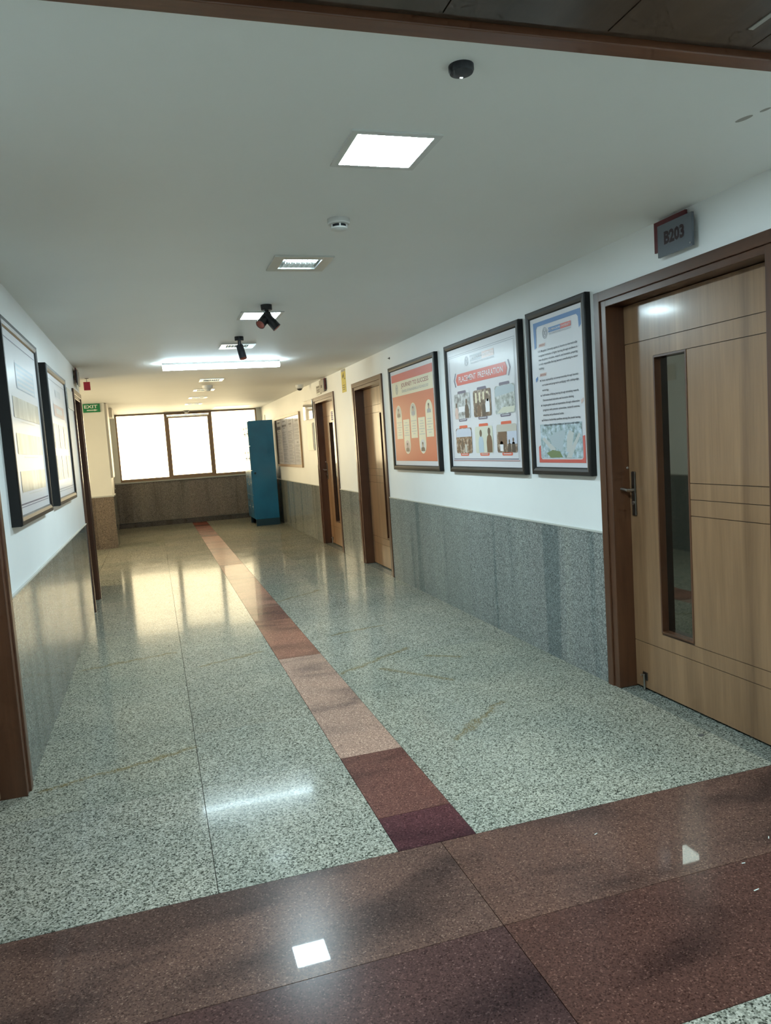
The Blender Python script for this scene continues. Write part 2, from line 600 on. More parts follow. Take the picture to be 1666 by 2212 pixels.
class Sheet:
    """a flat printed sheet on a wall: u runs left to right and v top to bottom as a viewer sees it"""
    def __init__(s, origin, ux, width, height, normal):
        s.o, s.ux, s.w, s.h, s.n = Vector(origin), Vector(ux), width, height, Vector(normal)

    def pt(s, u, v, d=0.0):
        return s.o + s.ux * (u * s.w) + Vector((0, 0, -v * s.h)) + s.n * d

    def poly(s, name, pts, m, parent, d):
        n = len(pts)
        return MB().add([s.pt(u, v, d) for u, v in pts], [tuple(range(n))]).fixed(s.n).build(name, m, parent)

    def rect(s, name, u0, v0, u1, v1, m, parent, d):
        return s.poly(name, [(u0, v1), (u1, v1), (u1, v0), (u0, v0)], m, parent, d)

    def rects(s, name, rl, m, parent, d):
        b = MB()
        for u0, v0, u1, v1 in rl:
            b.add([s.pt(u0, v1, d), s.pt(u1, v1, d), s.pt(u1, v0, d), s.pt(u0, v0, d)], [(0, 1, 2, 3)])
        return b.fixed(s.n).build(name, m, parent)

    def rrect(s, name, u0, v0, u1, v1, rad, m, parent, d, corners=(1, 1, 1, 1), n=6):
        ru, rv = rad / s.w, rad / s.h
        out = []
        for cx, cy, a0, on in ((u1 - ru, v0 + rv, -90, corners[1]), (u1 - ru, v1 - rv, 0, corners[2]), (u0 + ru, v1 - rv, 90, corners[3]), (u0 + ru, v0 + rv, 180, corners[0])):
            if on:
                for k in range(n + 1):
                    a = math.radians(a0 + 90 * k / n)
                    out.append((cx + ru * math.cos(a), cy + rv * math.sin(a)))
            else:
                sx = ru if cx > (u0 + u1) / 2 else -ru
                sy = rv if cy > (v0 + v1) / 2 else -rv
                out.append((cx + sx, cy + sy))
        return s.poly(name, out, m, parent, d)

    def ellipse(s, name, u, v, a, b, m, parent, d, n=24):
        """a, b in metres"""
        return s.poly(name, [(u + a / s.w * math.cos(2 * math.pi * k / n), v + b / s.h * math.sin(2 * math.pi * k / n)) for k in range(n)], m, parent, d)

    def ring(s, name, u, v, a, b, t, m, parent, d, n=28):
        mb = MB()
        vs, fs = [], []
        for k in range(n):
            c, q = math.cos(2 * math.pi * k / n), math.sin(2 * math.pi * k / n)
            vs += [s.pt(u + a / s.w * c, v + b / s.h * q, d), s.pt(u + (a - t) / s.w * c, v + (b - t) / s.h * q, d)]
        for k in range(n):
            j = (k + 1) % n
            fs.append((2 * k, 2 * j, 2 * j + 1, 2 * k + 1))
        return mb.add(vs, fs).fixed(s.n).build(name, m, parent)

    def text(s, name, body, u0, v0, u1, v1, m, parent, d, bold=0.0):
        vs, fs, _ = text_shape(body, bold)
        return MB().add([s.pt(u0 + (u1 - u0) * x, v1 + (v0 - v1) * y, d) for x, y in vs], fs).fixed(s.n).build(name, m, parent)


def _fixed(self, n):
    """turn every face so that it looks along n"""
    out = []
    for f in self.f:
        p = [Vector(self.v[i]) for i in f]
        nn = Vector((0, 0, 0))
        for i in range(len(p)):
            a, b = p[i], p[(i + 1) % len(p)]
            nn += a.cross(b)
        out.append(f if nn.dot(n) >= 0 else tuple(reversed(f)))
    self.f = out
    return self


MB.fixed = _fixed

# ================================================================== FLOOR
floor = struct(B1('floor', 'grout', -4.2, 5.2, -3.2, 17.1, -0.06, -0.0195))
GAP = 0.0012


def slab(x0, x1, y0, y1, m, col=(1, 1, 1), g=GAP, top=0.0, parent=None):
    return B1('slab', m, x0 + g, x1 - g, y0 + g, y1 - g, -0.02, top, parent or floor, 0.0, col)


def jit(a=0.05):
    k = 1 + random.uniform(-a, a)
    return (k, k * (1 + random.uniform(-0.015, 0.015)), k * (1 + random.uniform(-0.03, 0.02)))


YA = [2.46, 3.31, 4.95, 6.55, 8.15, 9.75, 11.35, 12.95, 14.6, B]
YB = [2.46, 3.31, 3.97, 5.70, 7.03, 8.6, 10.4, 11.75, 13.4, 15.1, B]
YC = [2.46, 4.86, 7.20, 8.10, 9.7, 11.3, 12.9, 14.5, B]
for a, b in zip(YA, YA[1:]):
    slab(L - 0.14, 0.08, a, b, 'floor_grey', jit())
for a, b in zip(YB, YB[1:]):
    slab(0.08, 0.71, a, b, 'floor_grey', jit())
for a, b in zip(YC, YC[1:]):
    if b < 7.3:
        slab(1.012, R, a, b, 'floor_grey', jit(0.02), 0.0004)
    else:
        slab(1.012, 1.642, a, b, 'floor_grey', jit())
        slab(1.642, R, a, b, 'floor_grey', jit())
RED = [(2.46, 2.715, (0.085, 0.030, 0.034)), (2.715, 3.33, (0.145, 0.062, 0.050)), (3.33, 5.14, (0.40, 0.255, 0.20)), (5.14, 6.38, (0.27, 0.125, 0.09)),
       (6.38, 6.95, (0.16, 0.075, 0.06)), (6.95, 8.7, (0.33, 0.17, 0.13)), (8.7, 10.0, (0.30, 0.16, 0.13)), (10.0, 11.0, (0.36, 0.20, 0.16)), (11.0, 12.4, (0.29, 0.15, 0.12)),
       (12.4, 13.6, (0.34, 0.18, 0.15)), (13.6, 15.0, (0.22, 0.10, 0.085)), (15.0, 16.1, (0.30, 0.13, 0.11)), (16.1, B, (0.30, 0.09, 0.07))]
for a, b, c in RED:
    slab(0.71, 1.012, a, b, 'floor_red', c)
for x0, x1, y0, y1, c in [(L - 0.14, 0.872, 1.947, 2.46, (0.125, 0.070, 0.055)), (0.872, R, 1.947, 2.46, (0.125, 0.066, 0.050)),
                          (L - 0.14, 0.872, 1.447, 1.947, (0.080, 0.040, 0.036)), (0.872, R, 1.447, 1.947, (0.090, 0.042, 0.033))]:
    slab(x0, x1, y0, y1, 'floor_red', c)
for ix in range(8):
    for iy in range(4):
        slab(-4.2 + ix * 1.175, -4.2 + (ix + 1) * 1.175, -3.2 + iy * 1.1617, -3.2 + (iy + 1) * 1.1617, 'floor_grey', jit())
for ix in range(2):        # side bay behind the exit pillar
    for iy in range(3):
        slab(-3.0 + ix * 1.1, -3.0 + (ix + 1) * 1.1, 9.35 + iy * 1.317, 9.35 + (iy + 1) * 1.317, 'floor_grey', jit())

# ================================================================== CEILING (with openings for the recessed fittings)
FX0, FX1 = 0.682, 0.957
FIT = [(2.44, 'panel'), (3.94, 'lit'), (5.44, 'panel'), (6.95, 'lit'), (8.62, 'off'), (10.05, 'off'), (11.52, 'off'), (12.98, 'off'), (14.5, 'off')]
cb = MB()
cb.box(-3.2, FX0, 1.745, 17.1, H, H + 0.12)
cb.box(FX1, 2.6, 1.745, 17.1, H, H + 0.12)
yy = 1.745
for yc, k in FIT:
    cb.box(FX0, FX1, yy, yc - 0.1375, H, H + 0.12)
    yy = yc + 0.1375
cb.box(FX0, FX1, yy, 17.1, H, H + 0.12)
ceiling = struct(cb.build('ceiling', 'ceiling'))

# wooden soffit over the lobby
soffit = struct(B1('ceiling_soffit', 'wood_soffit', -4.2, 5.2, -3.2, 1.70, H + 0.02, H + 0.12))
B1('edge_trim', 'wood_trim', -4.2, 5.2, 1.690, 1.745, H - 0.012, H + 0.10, soffit, 0.003)
B1('groove_trim', 'wood_soffit', -4.2, 5.2, 1.662, 1.688, H + 0.006, H + 0.03, soffit, 0.0)
xs = 0.714 - 0.43 * 11
while xs < 5.0:
    for y0, y1 in ((0.2, 1.658), (-1.5, 0.196), (-3.2, -1.504)):
        k = random.uniform(0.85, 1.12)
        B1('soffit_panel', 'wood_soffit', xs + 0.002, xs + 0.428, y0, y1, H - 0.002, H + 0.02, soffit, 0.0, (k, k, k))
    xs += 0.43
tag(B1('pale_strip', 'label_grey', 1.494, 1.508, 1.30, 1.583, H - 0.0045, H - 0.002), 'thin pale strip on the dark wooden soffit', 'strip')

# ================================================================== WALLS
D1, D2, D3 = (2.36, 3.655), (7.66, 8.89), (9.87, 11.17)      # doorways in the right-hand wall
DH = 2.178
wb = MB()
ye = 1.35
for a, b in (D1, D2, D3):
    wb.box(RW, RW + TH, ye, a, 0, H)
    wb.box(RW, RW + TH, a, b, DH, H)
    ye = b
wb.box(RW, RW + TH, ye, 17.1, 0, H)
wall_right = struct(wb.build('wall_right', 'wall'))
E1, E2 = (2.34, 3.66), (7.72, 8.52)                            # doorways in the left-hand wall
wb = MB()
wb.box(LW - TH, LW, 1.35, E1[0], 0, H)
wb.box(LW - TH, LW, E1[0], E1[1], DH - 0.02, H)
wb.box(LW - TH, LW, E1[1], E2[0], 0, H)
wb.box(LW - TH, LW, E2[0], E2[1], DH - 0.02, H)
wb.box(LW - TH, -0.725, E2[1], 9.35, 0, H)
wall_left = struct(wb.build('wall_left', 'wall'))
# side bay on the left between the second doorway and the pillar
wb = MB()
wb.box(-3.0, LW - TH, 9.19, 9.35, 0, H)
for q in ((9.19, 9.60, 0, H), (13.05, 13.46, 0, H), (9.60, 13.05, 0, 0.45), (9.60, 13.05, 2.36, H)):
    wb.box(-3.16, -3.0, *q)
wall_bay = struct(wb.build('wall_bay', 'wall'))
# pillar wall facing down the corridor
PX = -0.68
pillar = struct(B1('wall_pillar', 'cream', -3.0, PX, 13.30, 13.95, 0, H))
wall_left_end = struct(B1('wall_left_end', 'cream', -0.96, -0.80, 13.95, 17.1, 0, H))
# end wall with the window band
WX0, WX1, WZ0, WZ1 = -0.675, 2.285, 0.975, 2.40
wb = MB()
wb.box(-0.96, 2.6, B, B + 0.2, 0, WZ0)
wb.box(-0.96, 2.6, B, B + 0.2, WZ1, H + 0.1)
wb.box(-0.96, WX0, B, B + 0.2, WZ0, WZ1)
wb.box(WX1, 2.6, B, B + 0.2, WZ0, WZ1)
wall_back = struct(wb.build('wall_back', 'cream'))
# lobby around the camera
wb = MB()
wb.box(-4.2, -4.05, -3.2, 1.35, 0, H)
wb.box(5.05, 5.2, -3.2, 1.35, 0, H)
wb.box(-4.2, LW - TH, 1.2, 1.35, 0, H)
wb.box(RW + TH, 5.2, 1.2, 1.35, 0, H)
wb.box(-4.2, 5.2, -3.2, -3.05, 0, H)
wall_lobby = struct(wb.build('wall_lobby', 'wall'))


# granite dado panels and their ledges
def dado_x(par, x, s, y0, y1, cuts, m, w=W, led=True):
    """dado on a wall facing -s*X; x is the face plane, s=+1 right wall"""
    ys = [y0] + cuts + [y1]
    for a, b in zip(ys, ys[1:]):
        B1('dado_panel', m, x, x + s * 0.03, a + 0.0008, b - 0.0008, 0.0, w - 0.012, par, 0.0, jit(0.06))
    if led:
        B1('ledge', 'ledge', x - s * 0.004, x + s * 0.03, y0, y1, w - 0.012, w, par, 0.002)


dado_x(wall_right, R, 1, 1.35, D1[0], [], 'dado')
dado_x(wall_right, R, 1, D1[1], D2[0], [4.569, 5.582], 'dado')
dado_x(wall_right, R, 1, D2[1], D3[0], [], 'dado_gloss')
dado_x(wall_right, R, 1, D3[1], B, [12.35, 13.6, 15.2], 'dado_gloss')
dado_x(wall_left, L, -1, 1.35, E1[0], [], 'dado_gloss')
dado_x(wall_left, L, -1, E1[1], E2[0], [4.552, 6.328], 'dado_gloss')
dado_x(wall_left, -0.717, -1, E2[1], 9.35, [], 'dado_gloss')
dado_x(wall_left_end, -0.79, -1, 13.96, B, [15.4], 'dado_brown')
# pillar: front and side claddings
B1('dado_panel', 'dado_brown', -0.97, PX + 0.012, 13.27, 13.31, 0, W - 0.012, pillar, 0.0, (0.72, 0.64, 0.57))
B1('dado_panel', 'dado_brown', -3.0, -0.972, 13.27, 13.31, 0, W - 0.012, pillar, 0.0, (0.72, 0.64, 0.57))
B1('dado_panel', 'dado_gloss', PX - 0.02, PX + 0.012, 13.312, 13.95, 0, W - 0.012, pillar)
MB().box(-3.0, PX + 0.02, 13.262, 13.31, W - 0.012, W + 0.008).box(PX - 0.02, PX + 0.02, 13.31, 13.96, W - 0.012, W + 0.008).build('ledge', 'ledge', pillar)
# parapet under the window
B1('dado_panel', 'dado_brown', -0.80, 0.70, B - 0.03, B + 0.01, 0.105, 0.945, wall_back, 0.0, (1, 1, 1))
B1('dado_panel', 'dado_brown', 0.7015, R, B - 0.03, B + 0.01, 0.105, 0.945, wall_back, 0.0, (1.05, 1, 1))
B1('skirting', 'dado_brown', -0.80, R, B - 0.045, B + 0.01, 0.0, 0.10, wall_back, 0.0, (0.5, 0.5, 0.52))
B1('window_sill', 'ledge', -0.80, R, B - 0.05, B + 0.06, 0.945, 0.975, wall_back, 0.004)
# cream duct casing and beam stub on the pillar's window side
tag(B1('duct_casing', 'cream_box', PX, PX + 0.035, 13.33, 13.90, 1.17, H - 0.001, None, 0.004), 'slim cream vertical casing on the side of the exit sign pillar', 'casing')
tag(B1('beam_stub', 'cream_box', -0.80, -0.62, 14.6, 15.2, 2.24, H - 0.001, None, 0.004), 'small cream box under the ceiling left of the window', 'box')

# ================================================================== WINDOWS
MX = [WX0, 0.347, 1.288, WX1]
for i in range(3):
    x0, x1 = MX[i], MX[i + 1]
    wd = struct(empty('window_%d' % (i + 1), ((x0 + x1) / 2, B + 0.05, WZ0)))
    fw = 0.028
    MB().box(x0, x0 + fw, B + 0.01, B + 0.09, WZ0, WZ1).box(x1 - fw, x1, B + 0.01, B + 0.09, WZ0, WZ1) \
        .box(x0 + fw, x1 - fw, B + 0.01, B + 0.09, WZ0, WZ0 + 0.055).box(x0 + fw, x1 - fw, B + 0.01, B + 0.09, WZ1 - 0.03, WZ1).build('window_frame', 'win_frame', wd)
    a0, a1, b0, b1 = x0 + fw, x1 - fw, WZ0 + 0.055, WZ1 - 0.03
    if i == 1:
        sw = 0.035
        MB().box(a0, a0 + sw, B + 0.02, B + 0.06, b0, b1 - 0.06).box(a1 - sw, a1, B + 0.02, B + 0.06, b0, b1 - 0.06) \
            .box(a0 + sw, a1 - sw, B + 0.02, B + 0.06, b0, b0 + 0.025).box(a0 + sw, a1 - sw, B + 0.02, B + 0.06, b1 - 0.09, b1 - 0.06).build('sash', 'win_frame', wd)
        B1('transom_bar', 'win_frame', a0, a1, B + 0.02, B + 0.07, b1 - 0.02, b1, wd)
        B1('sash_track', 'chrome', a0, a1, B + 0.03, B + 0.05, b1 - 0.058, b1 - 0.03, wd)
    B1('pane', 'window_glass', a0, a1, B + 0.045, B + 0.051, b0, b1, wd)


# assumed side bay window, out of view, enlarged to let in more warm light
wd = struct(empty('window_4', (-3.08, 11.3, 0.95)))
fb = MB()
for a, b, c, d in ((9.60, 9.65, 0.45, 2.36), (13.0, 13.05, 0.45, 2.36), (9.65, 13.0, 0.45, 0.5), (9.65, 13.0, 2.31, 2.36), (10.74, 10.79, 0.5, 2.31), (11.86, 11.91, 0.5, 2.31)):
    fb.box(-3.12, -3.04, a, b, c, d)
fb.build('window_frame', 'win_frame', wd)
for a, b in ((9.65, 10.74), (10.79, 11.86), (11.91, 13.0)):
    B1('pane', 'window_glass', -3.083, -3.077, a, b, 0.5, 2.31, wd)

# ================================================================== DOORS
def door(n, X0, s, y0, y1, dh, handle_far, slot_off=0.24, detail=True):
    """door in the wall plane X0; s=+1: wall lies towards +X. handle_far: latch side at the far (large Y) jamb."""
    root = struct(empty('door_%d' % n, (X0, (y0 + y1) / 2, 0)))

    def bx(name, m, d0, d1, a, b, z0, z1, bev=0.0, par=None, color=None):
        return B1(name, m, X0 + s * d0, X0 + s * d1, a, b, z0, z1, par or root, bev, color)
    fo, fi = 0.052, 0.048
    for a, sg in ((y0, 1), (y1, -1)):
        mb = MB()
        mb.box(X0 - s * 0.010, X0 + s * 0.06, a, a + sg * fo, 0, dh)
        mb.box(X0 - s * 0.001, X0 + s * 0.15, a + sg * fo, a + sg * (fo + fi), 0, dh - fo)
        mb.build('jamb', 'wood_frame', root, 0.003)
    mb = MB()
    mb.box(X0 - s * 0.0095, X0 + s * 0.06, y0 + fo - 0.006, y1 - fo + 0.006, dh - fo, dh - 0.0005)
    mb.box(X0 - s * 0.0005, X0 + s * 0.1495, y0 + fo + fi - 0.006, y1 - fo - fi + 0.006, dh - fo - 0.035, dh - fo - 0.0005)
    mb.build('frame_head', 'wood_frame_h', root, 0.003)
    a, b, top = y0 + fo + fi, y1 - fo - fi, dh - fo - 0.038
    wdt = b - a
    if handle_far:
        P = lambda q: b - q          # q measured from the latch edge
    else:
        P = lambda q: a + q
    g = 0.0018
    dd = 0.108
    s0, s1, z0, z1 = slot_off, slot_off + 0.25, 0.355, 1.80
    # core of the leaf with the slot left open
    core = MB()
    for q0, q1, c0, c1 in ((0.003, s0, 0.012, top), (s1, wdt - 0.003, 0.012, top), (s0, s1, 0.012, z0), (s0, s1, z1, top)):
        core.box(X0 + s * (dd + 0.005), X0 + s * (dd + 0.042), P(q0), P(q1), c0, c1)
    core.build('leaf_core', 'wood_core', root)
    boards = [(0.003, wdt - 0.003, 1.887 + g, top), (0.003, s0, 0.268 + g, 1.887 - g), (s0, wdt - 0.003, 1.80 + g, 1.887 - g),
              (s1, wdt - 0.003, 1.155 + g, 1.80 - g), (s1, wdt - 0.003, 1.075 + g, 1.155 - g), (s1, wdt - 0.003, 0.995 + g, 1.075 - g),
              (s1, wdt - 0.003, 0.345 + g, 0.995 - g), (s0, wdt - 0.003, 0.268 + g, 0.345 - g), (0.003, wdt - 0.003, 0.012, 0.268 - g)]
    for q0, q1, c0, c1 in boards:
        bx('board', 'wood_door', dd, dd + 0.0055, P(q0), P(q1), c0, c1)
    bd = MB()
    t = 0.010
    for q0, q1, c0, c1 in ((s0, s0 + t, z0, z1), (s1 - t, s1, z0, z1), (s0 + t, s1 - t, z0, z0 + t), (s0 + t, s1 - t, z1 - t, z1)):
        bd.box(X0 + s * (dd - 0.003), X0 + s * (dd + 0.036), P(q0), P(q1), c0, c1)
    bd.build('glazing_bead', 'wood_frame', root)
    bx('pane', 'dark_glass', dd + 0.036, dd + 0.041, P(s0), P(s1), z0, z1)
    # threshold strip
    slab(min(X0, X0 + s * 0.30), max(X0, X0 + s * 0.30), y0, y1, 'floor_grey', (0.62, 0.68, 0.72), 0.0, -0.001)
    if detail:
        hp = bx('handle_plate', 'dark_steel', dd - 0.010, dd, P(0.030), P(0.062), 0.965, 1.205, 0.003)
        lev = MB()
        hx = X0 + s * (dd - 0.010)
        c = P(0.046)
        sg = 1 if handle_far else -1
        # the lever bows away from the leaf and reaches over the jamb side
        lev.tube([(hx, c, 1.105), (hx - s * 0.022, c, 1.105), (hx - s * 0.040, c - 0.004 * sg, 1.107), (hx - s * 0.044, c + 0.03 * sg, 1.112), (hx - s * 0.042, c + 0.07 * sg, 1.113), (hx - s * 0.038, c + 0.105 * sg, 1.106)], [0.009, 0.009, 0.009, 0.008, 0.007, 0.006])
        lev.build('lever_handle', 'steel', hp, 0, True)
        MB().lathe([(0.011, 0), (0.011, 0.006), (0.004, 0.007)], 16, Matrix.Translation((hx, c, 1.035)) @ Matrix.Rotation(-s * math.pi / 2, 4, 'Y')).build('key_cylinder', 'steel', hp, 0, True)
        bp = bx('tower_bolt', 'dark_steel', dd - 0.004, dd, P(0.065), P(0.105), 0.055, 0.10, 0.001)
        MB().tube([(X0 + s * (dd - 0.010), P(0.085), 0.002), (X0 + s * (dd - 0.010), P(0.085), 0.088), (X0 + s * (dd - 0.030), P(0.085), 0.088)], 0.006).build('bolt_rod', 'steel', bp, 0, True)
        MB().lathe([(0.007, 0), (0.007, 0.004), (0.003, 0.006)], 12, Matrix.Translation((X0 + s * 0.098, (y1 - fo - fi - 0.0005) if handle_far else (y0 + fo + fi + 0.0005), 1.225)) @ Matrix.Rotation((1 if handle_far else -1) * math.pi / 2, 4, 'X')).build('screw_stud', 'steel', root, 0, True)
    return root


d1 = door(1, R, 1, D1[0], D1[1], DH, True)
d2 = door(2, R, 1, D2[0], D2[1], DH, False, 0.17)
d3 = door(3, R, 1, D3[0], D3[1], DH, True, 0.36)
d4 = door(4, L, -1, E1[0], E1[1], DH - 0.02, False)
d5 = door(5, L, -1, E2[0], E2[1], DH - 0.02, False)
# backs of the doorways: plain walls of the rooms beyond, so no daylight leaks round the leaves
wb = MB()
for a, b in (D1, D2, D3):
    wb.box(RW + TH, RW + TH + 0.05, a - 0.1, b + 0.1, 0, H)
struct(wb.build('wall_room_right', 'wood_core'))
wb = MB()
for a, b in (E1, E2):
    wb.box(LW - TH - 0.05, LW - TH, a - 0.1, b + 0.1, 0, H)
struct(wb.build('wall_room_left', 'wood_core'))

# sheet and blue notice on door 3
lx = R + 0.108
tag(B1('blue_notice', 'blue_sign', lx - 0.002, lx, 10.36, 10.55, 1.815, 1.94), 'blue violet notice stuck to the far brown door above its glass slot', 'notice')
bpy.data.objects['blue_notice'].name = 'door_notice'
_s = Sheet((lx - 0.002, 10.55, 1.94), (0, -1, 0), 0.19, 0.125, (-1, 0, 0))
_s.rects('text_line', [(0.08, 0.14 + 0.2 * k, 0.92, 0.2 + 0.2 * k) for k in range(4)], 'p_pale', bpy.data.objects['door_notice'], 0.0006)
tag(B1('white_sheet', 'sheet', lx - 0.004, lx - 0.0032, 9.98, 10.46, 1.02, 1.79), 'crumpled white sheet covering the glass of the far brown door', 'paper')


# ================================================================== POSTERS
def poster(name, label, X, s, yl, yr, zb, zt, bw=0.047):
    """framed poster; s=+1 on the right wall. yl: the Y of its left edge as seen. Returns root and the sheet."""
    ux = (0, -1, 0) if s > 0 else (0, 1, 0)
    nrm = (-1, 0, 0) if s > 0 else (1, 0, 0)
    wall = RW if s > 0 else LW
    d = abs(wall - X)
    root = thing(name, label, 'poster', (wall, (yl + yr) / 2, zb))
    wid, hei = abs(yl - yr), zt - zb
    sh = Sheet((X, yl, zt), ux, wid, hei, nrm)
    bu, bv = bw / wid, bw / hei
    lip, dep = 0.012, d
    # mitred frame with a sloped face, each side its own length of moulding
    def mould(o0, o1, i0, i1):
        """outer corners o0,o1 and inner corners i0,i1 in (u,v)"""
        def lerp(p, q, k):
            return (p[0] + (q[0] - p[0]) * k, p[1] + (q[1] - p[1]) * k)
        prof = [(0.0, -dep), (0.0, lip * 0.5), (0.12, lip * 0.95), (0.5, lip), (0.85, lip * 0.6), (1.0, 0.0), (1.0, -dep)]
        vs = []
        for k, h in prof:
            vs.append(sh.pt(*lerp(o0, i0, k), h))
        for k, h in prof:
            vs.append(sh.pt(*lerp(o1, i1, k), h))
        n = len(prof)
        fs = [(i, i + 1, n + i + 1, n + i) for i in range(n - 1)] + [(n - 1, 0, n, 2 * n - 1)] + [tuple(range(n)), tuple(range(2 * n - 1, n - 1, -1))]
        o = MB().add(vs, fs).build('frame_moulding', 'black_frame', root, 0.0005)
        return o
    O = [(-bu, -bv), (1 + bu, -bv), (1 + bu, 1 + bv), (-bu, 1 + bv)]
    I = [(0.0, 0.0), (1.0, 0.0), (1.0, 1.0), (0.0, 1.0)]
    for i in range(4):
        j = (i + 1) % 4
        mould(O[i], O[j], I[i], I[j])
    MB().add([sh.pt(0, 1, -0.001), sh.pt(1, 1, -0.001), sh.pt(1, 0, -0.001), sh.pt(0, 0, -0.001), sh.pt(0, 1, -dep + 0.001), sh.pt(1, 1, -dep + 0.001), sh.pt(1, 0, -dep + 0.001), sh.pt(0, 0, -dep + 0.001)],
             [(0, 1, 2, 3), (7, 6, 5, 4), (0, 4, 5, 1), (1, 5, 6, 2), (2, 6, 7, 3), (3, 7, 4, 0)]).build('backing_paper', 'paper', root, 0.0001)
    return root, sh


e0, e1, e2, e3 = 0.0, 0.0006, 0.0012, 0.0018


def emblem(sh, root, u, v, a, b, m='p_grey', d=e1):
    sh.ring('emblem_ring', u, v, a, b, a * 0.13, m, root, d)
    sh.ring('emblem_ring', u, v, a * 0.72, b * 0.72, a * 0.10, m, root, d)
    w_, h_ = a / sh.w, b / sh.h
    sh.poly('emblem_mark', [(u - 0.40 * w_, v + 0.42 * h_), (u - 0.1 * w_, v - 0.1 * h_), (u + 0.35 * w_, v - 0.48 * h_), (u + 0.45 * w_, v - 0.30 * h_), (u + 0.12 * w_, v + 0.05 * h_), (u + 0.35 * w_, v + 0.45 * h_), (u + 0.15 * w_, v + 0.45 * h_), (u - 0.08 * w_, v + 0.18 * h_)], m, root, d)
    sh.poly('emblem_mark', [(u - 0.42 * w_, v - 0.42 * h_), (u - 0.22 * w_, v - 0.45 * h_), (u - 0.02 * w_, v - 0.16 * h_), (u - 0.14 * w_, v - 0.02 * h_)], m, root, d)


def logo(sh, root, u0, um, u1, v0, v1, vs0, vs1, blue='p_blue', red='p_red'):
    sh.rect('logo_bar', u0, v0, um, v1, blue, root, e1)
    sh.rect('logo_bar', um, v0, u1, v1, red, root, e1)
    pv = (v1 - v0) * 0.27
    pu = (u1 - u0) * 0.02
    sh.text('lettering', 'K.R. MANGALAM', u0 + pu, v0 + pv, um - pu, v1 - pv, 'p_white', root, e2, 0.008)
    sh.text('lettering', 'UNIVERSITY', um + pu, v0 + pv, u1 - pu, v1 - pv, 'p_white', root, e2, 0.008)
    sh.text('lettering', 'THE COMPLETE WORLD OF EDUCATION', u0 + pu, vs0, u1, vs1, 'p_grey', root, e1)


# --- orange poster
rt, sh = poster('framed_poster', 'black framed orange poster headed JOURNEY TO SUCCESS with five portrait tabs', R - 0.02, 1, 7.297, 6.09, 1.219, 2.143)
sh.rect('red_band', 0.025, 0.04, 0.978, 0.12, 'p_red', rt, e1)
sh.rect('cream_band', 0.025, 0.12, 0.978, 0.272, 'p_cream', rt, e1)
sh.rect('orange_field', 0.025, 0.272, 0.978, 0.955, 'p_orange', rt, e1)
sh.text('lettering', 'JOURNEY TO SUCCESS', 0.265, 0.147, 0.888, 0.203, 'p_maroon', rt, e2, 0.012)
sh.text('lettering', 'SCHOOL OF ENGINEERING & TECHNOLOGY', 0.275, 0.217, 0.885, 0.243, 'p_grey', rt, e2)
emblem(sh, rt, 0.15, 0.198, 0.038, 0.047, 'p_grey', e2)
for i, u in enumerate((0.165, 0.34, 0.52, 0.695, 0.865)):
    up = i % 2 == 0
    hw = 0.075
    if up:
        v0, v1, vc = 0.368, 0.722, 0.44
        sh.rrect('portrait_tab', u - hw, v0, u + hw, v1, hw * sh.w * 0.98, 'p_cream', rt, e2, (1, 1, 0, 0), 8)
    else:
        v0, v1, vc = 0.525, 0.882, 0.805
        sh.rrect('portrait_tab', u - hw, v0, u + hw, v1, hw * sh.w * 0.98, 'p_cream', rt, e2, (0, 0, 1, 1), 8)
    sh.ellipse('portrait_photo', u, vc, 0.068, 0.060, ['p_fgrey', 'p_frose', 'p_fgrey', 'p_faded', 'p_cream'][i], rt, e3)
    sh.poly('portrait_bust', [(u - 0.042, vc + 0.052), (u - 0.036, vc + 0.022), (u - 0.012, vc + 0.008), (u + 0.012, vc + 0.008), (u + 0.036, vc + 0.022), (u + 0.042, vc + 0.052)], ['p_hair', 'p_hair', 'p_grey', 'p_dark', 'p_grey'][i], rt, e3 + 0.0004)
    sh.ellipse('portrait_head', u, vc - 0.010, 0.019, 0.024, 'p_face', rt, e3 + 0.0006)
    sh.ellipse('portrait_hair', u, vc - 0.026, 0.020, 0.012, 'p_hair', rt, e3 + 0.0009)
    vt = 0.545 if up else 0.555
    rl = []
    for k in range(6):
        hwk = [0.060, 0.028, 0.062, 0.030, 0.045, 0.042][(k + i) % 6]
        rl.append((u - hwk, vt + k * 0.026, u + hwk, vt + k * 0.026 + 0.008))
    sh.rects('text_lines', rl, 'p_fgrey', rt, e3)

# --- placement poster
rt, sh = poster('framed_poster', 'black framed white poster headed PLACEMENT PREPARATION with six photographs', R - 0.02, 1, 5.768, 4.55, 1.222, 2.146)
for k, (u0, v0, u1, v1) in enumerate([(0.02, 0.052, 0.975, 0.952), (0.032, 0.066, 0.963, 0.937)]):
    tu, tv = 0.0025, 0.0035
    sh.rects('border_rule', [(u0, v0, u1, v0 + tv), (u0, v1 - tv, u1, v1), (u0, v0, u0 + tu, v1), (u1 - tu, v0, u1, v1)], 'p_grey', rt, e1)
sh.rect('border_rule', 0.032, 0.933, 0.963, 0.940, 'p_slate', rt, e2)
sh.rect('border_rule', 0.02, 0.948, 0.975, 0.953, 'p_maroon', rt, e2)
emblem(sh, rt, 0.315, 0.128, 0.036, 0.036)
logo(sh, rt, 0.368, 0.545, 0.712, 0.090, 0.142, 0.148, 0.163, 'p_grey', 'p_frose')
sh.poly('title_banner', [(0.150, 0.312), (0.128, 0.264), (0.155, 0.216), (0.852, 0.216), (0.875, 0.264), (0.858, 0.312)], 'p_red', rt, e1)
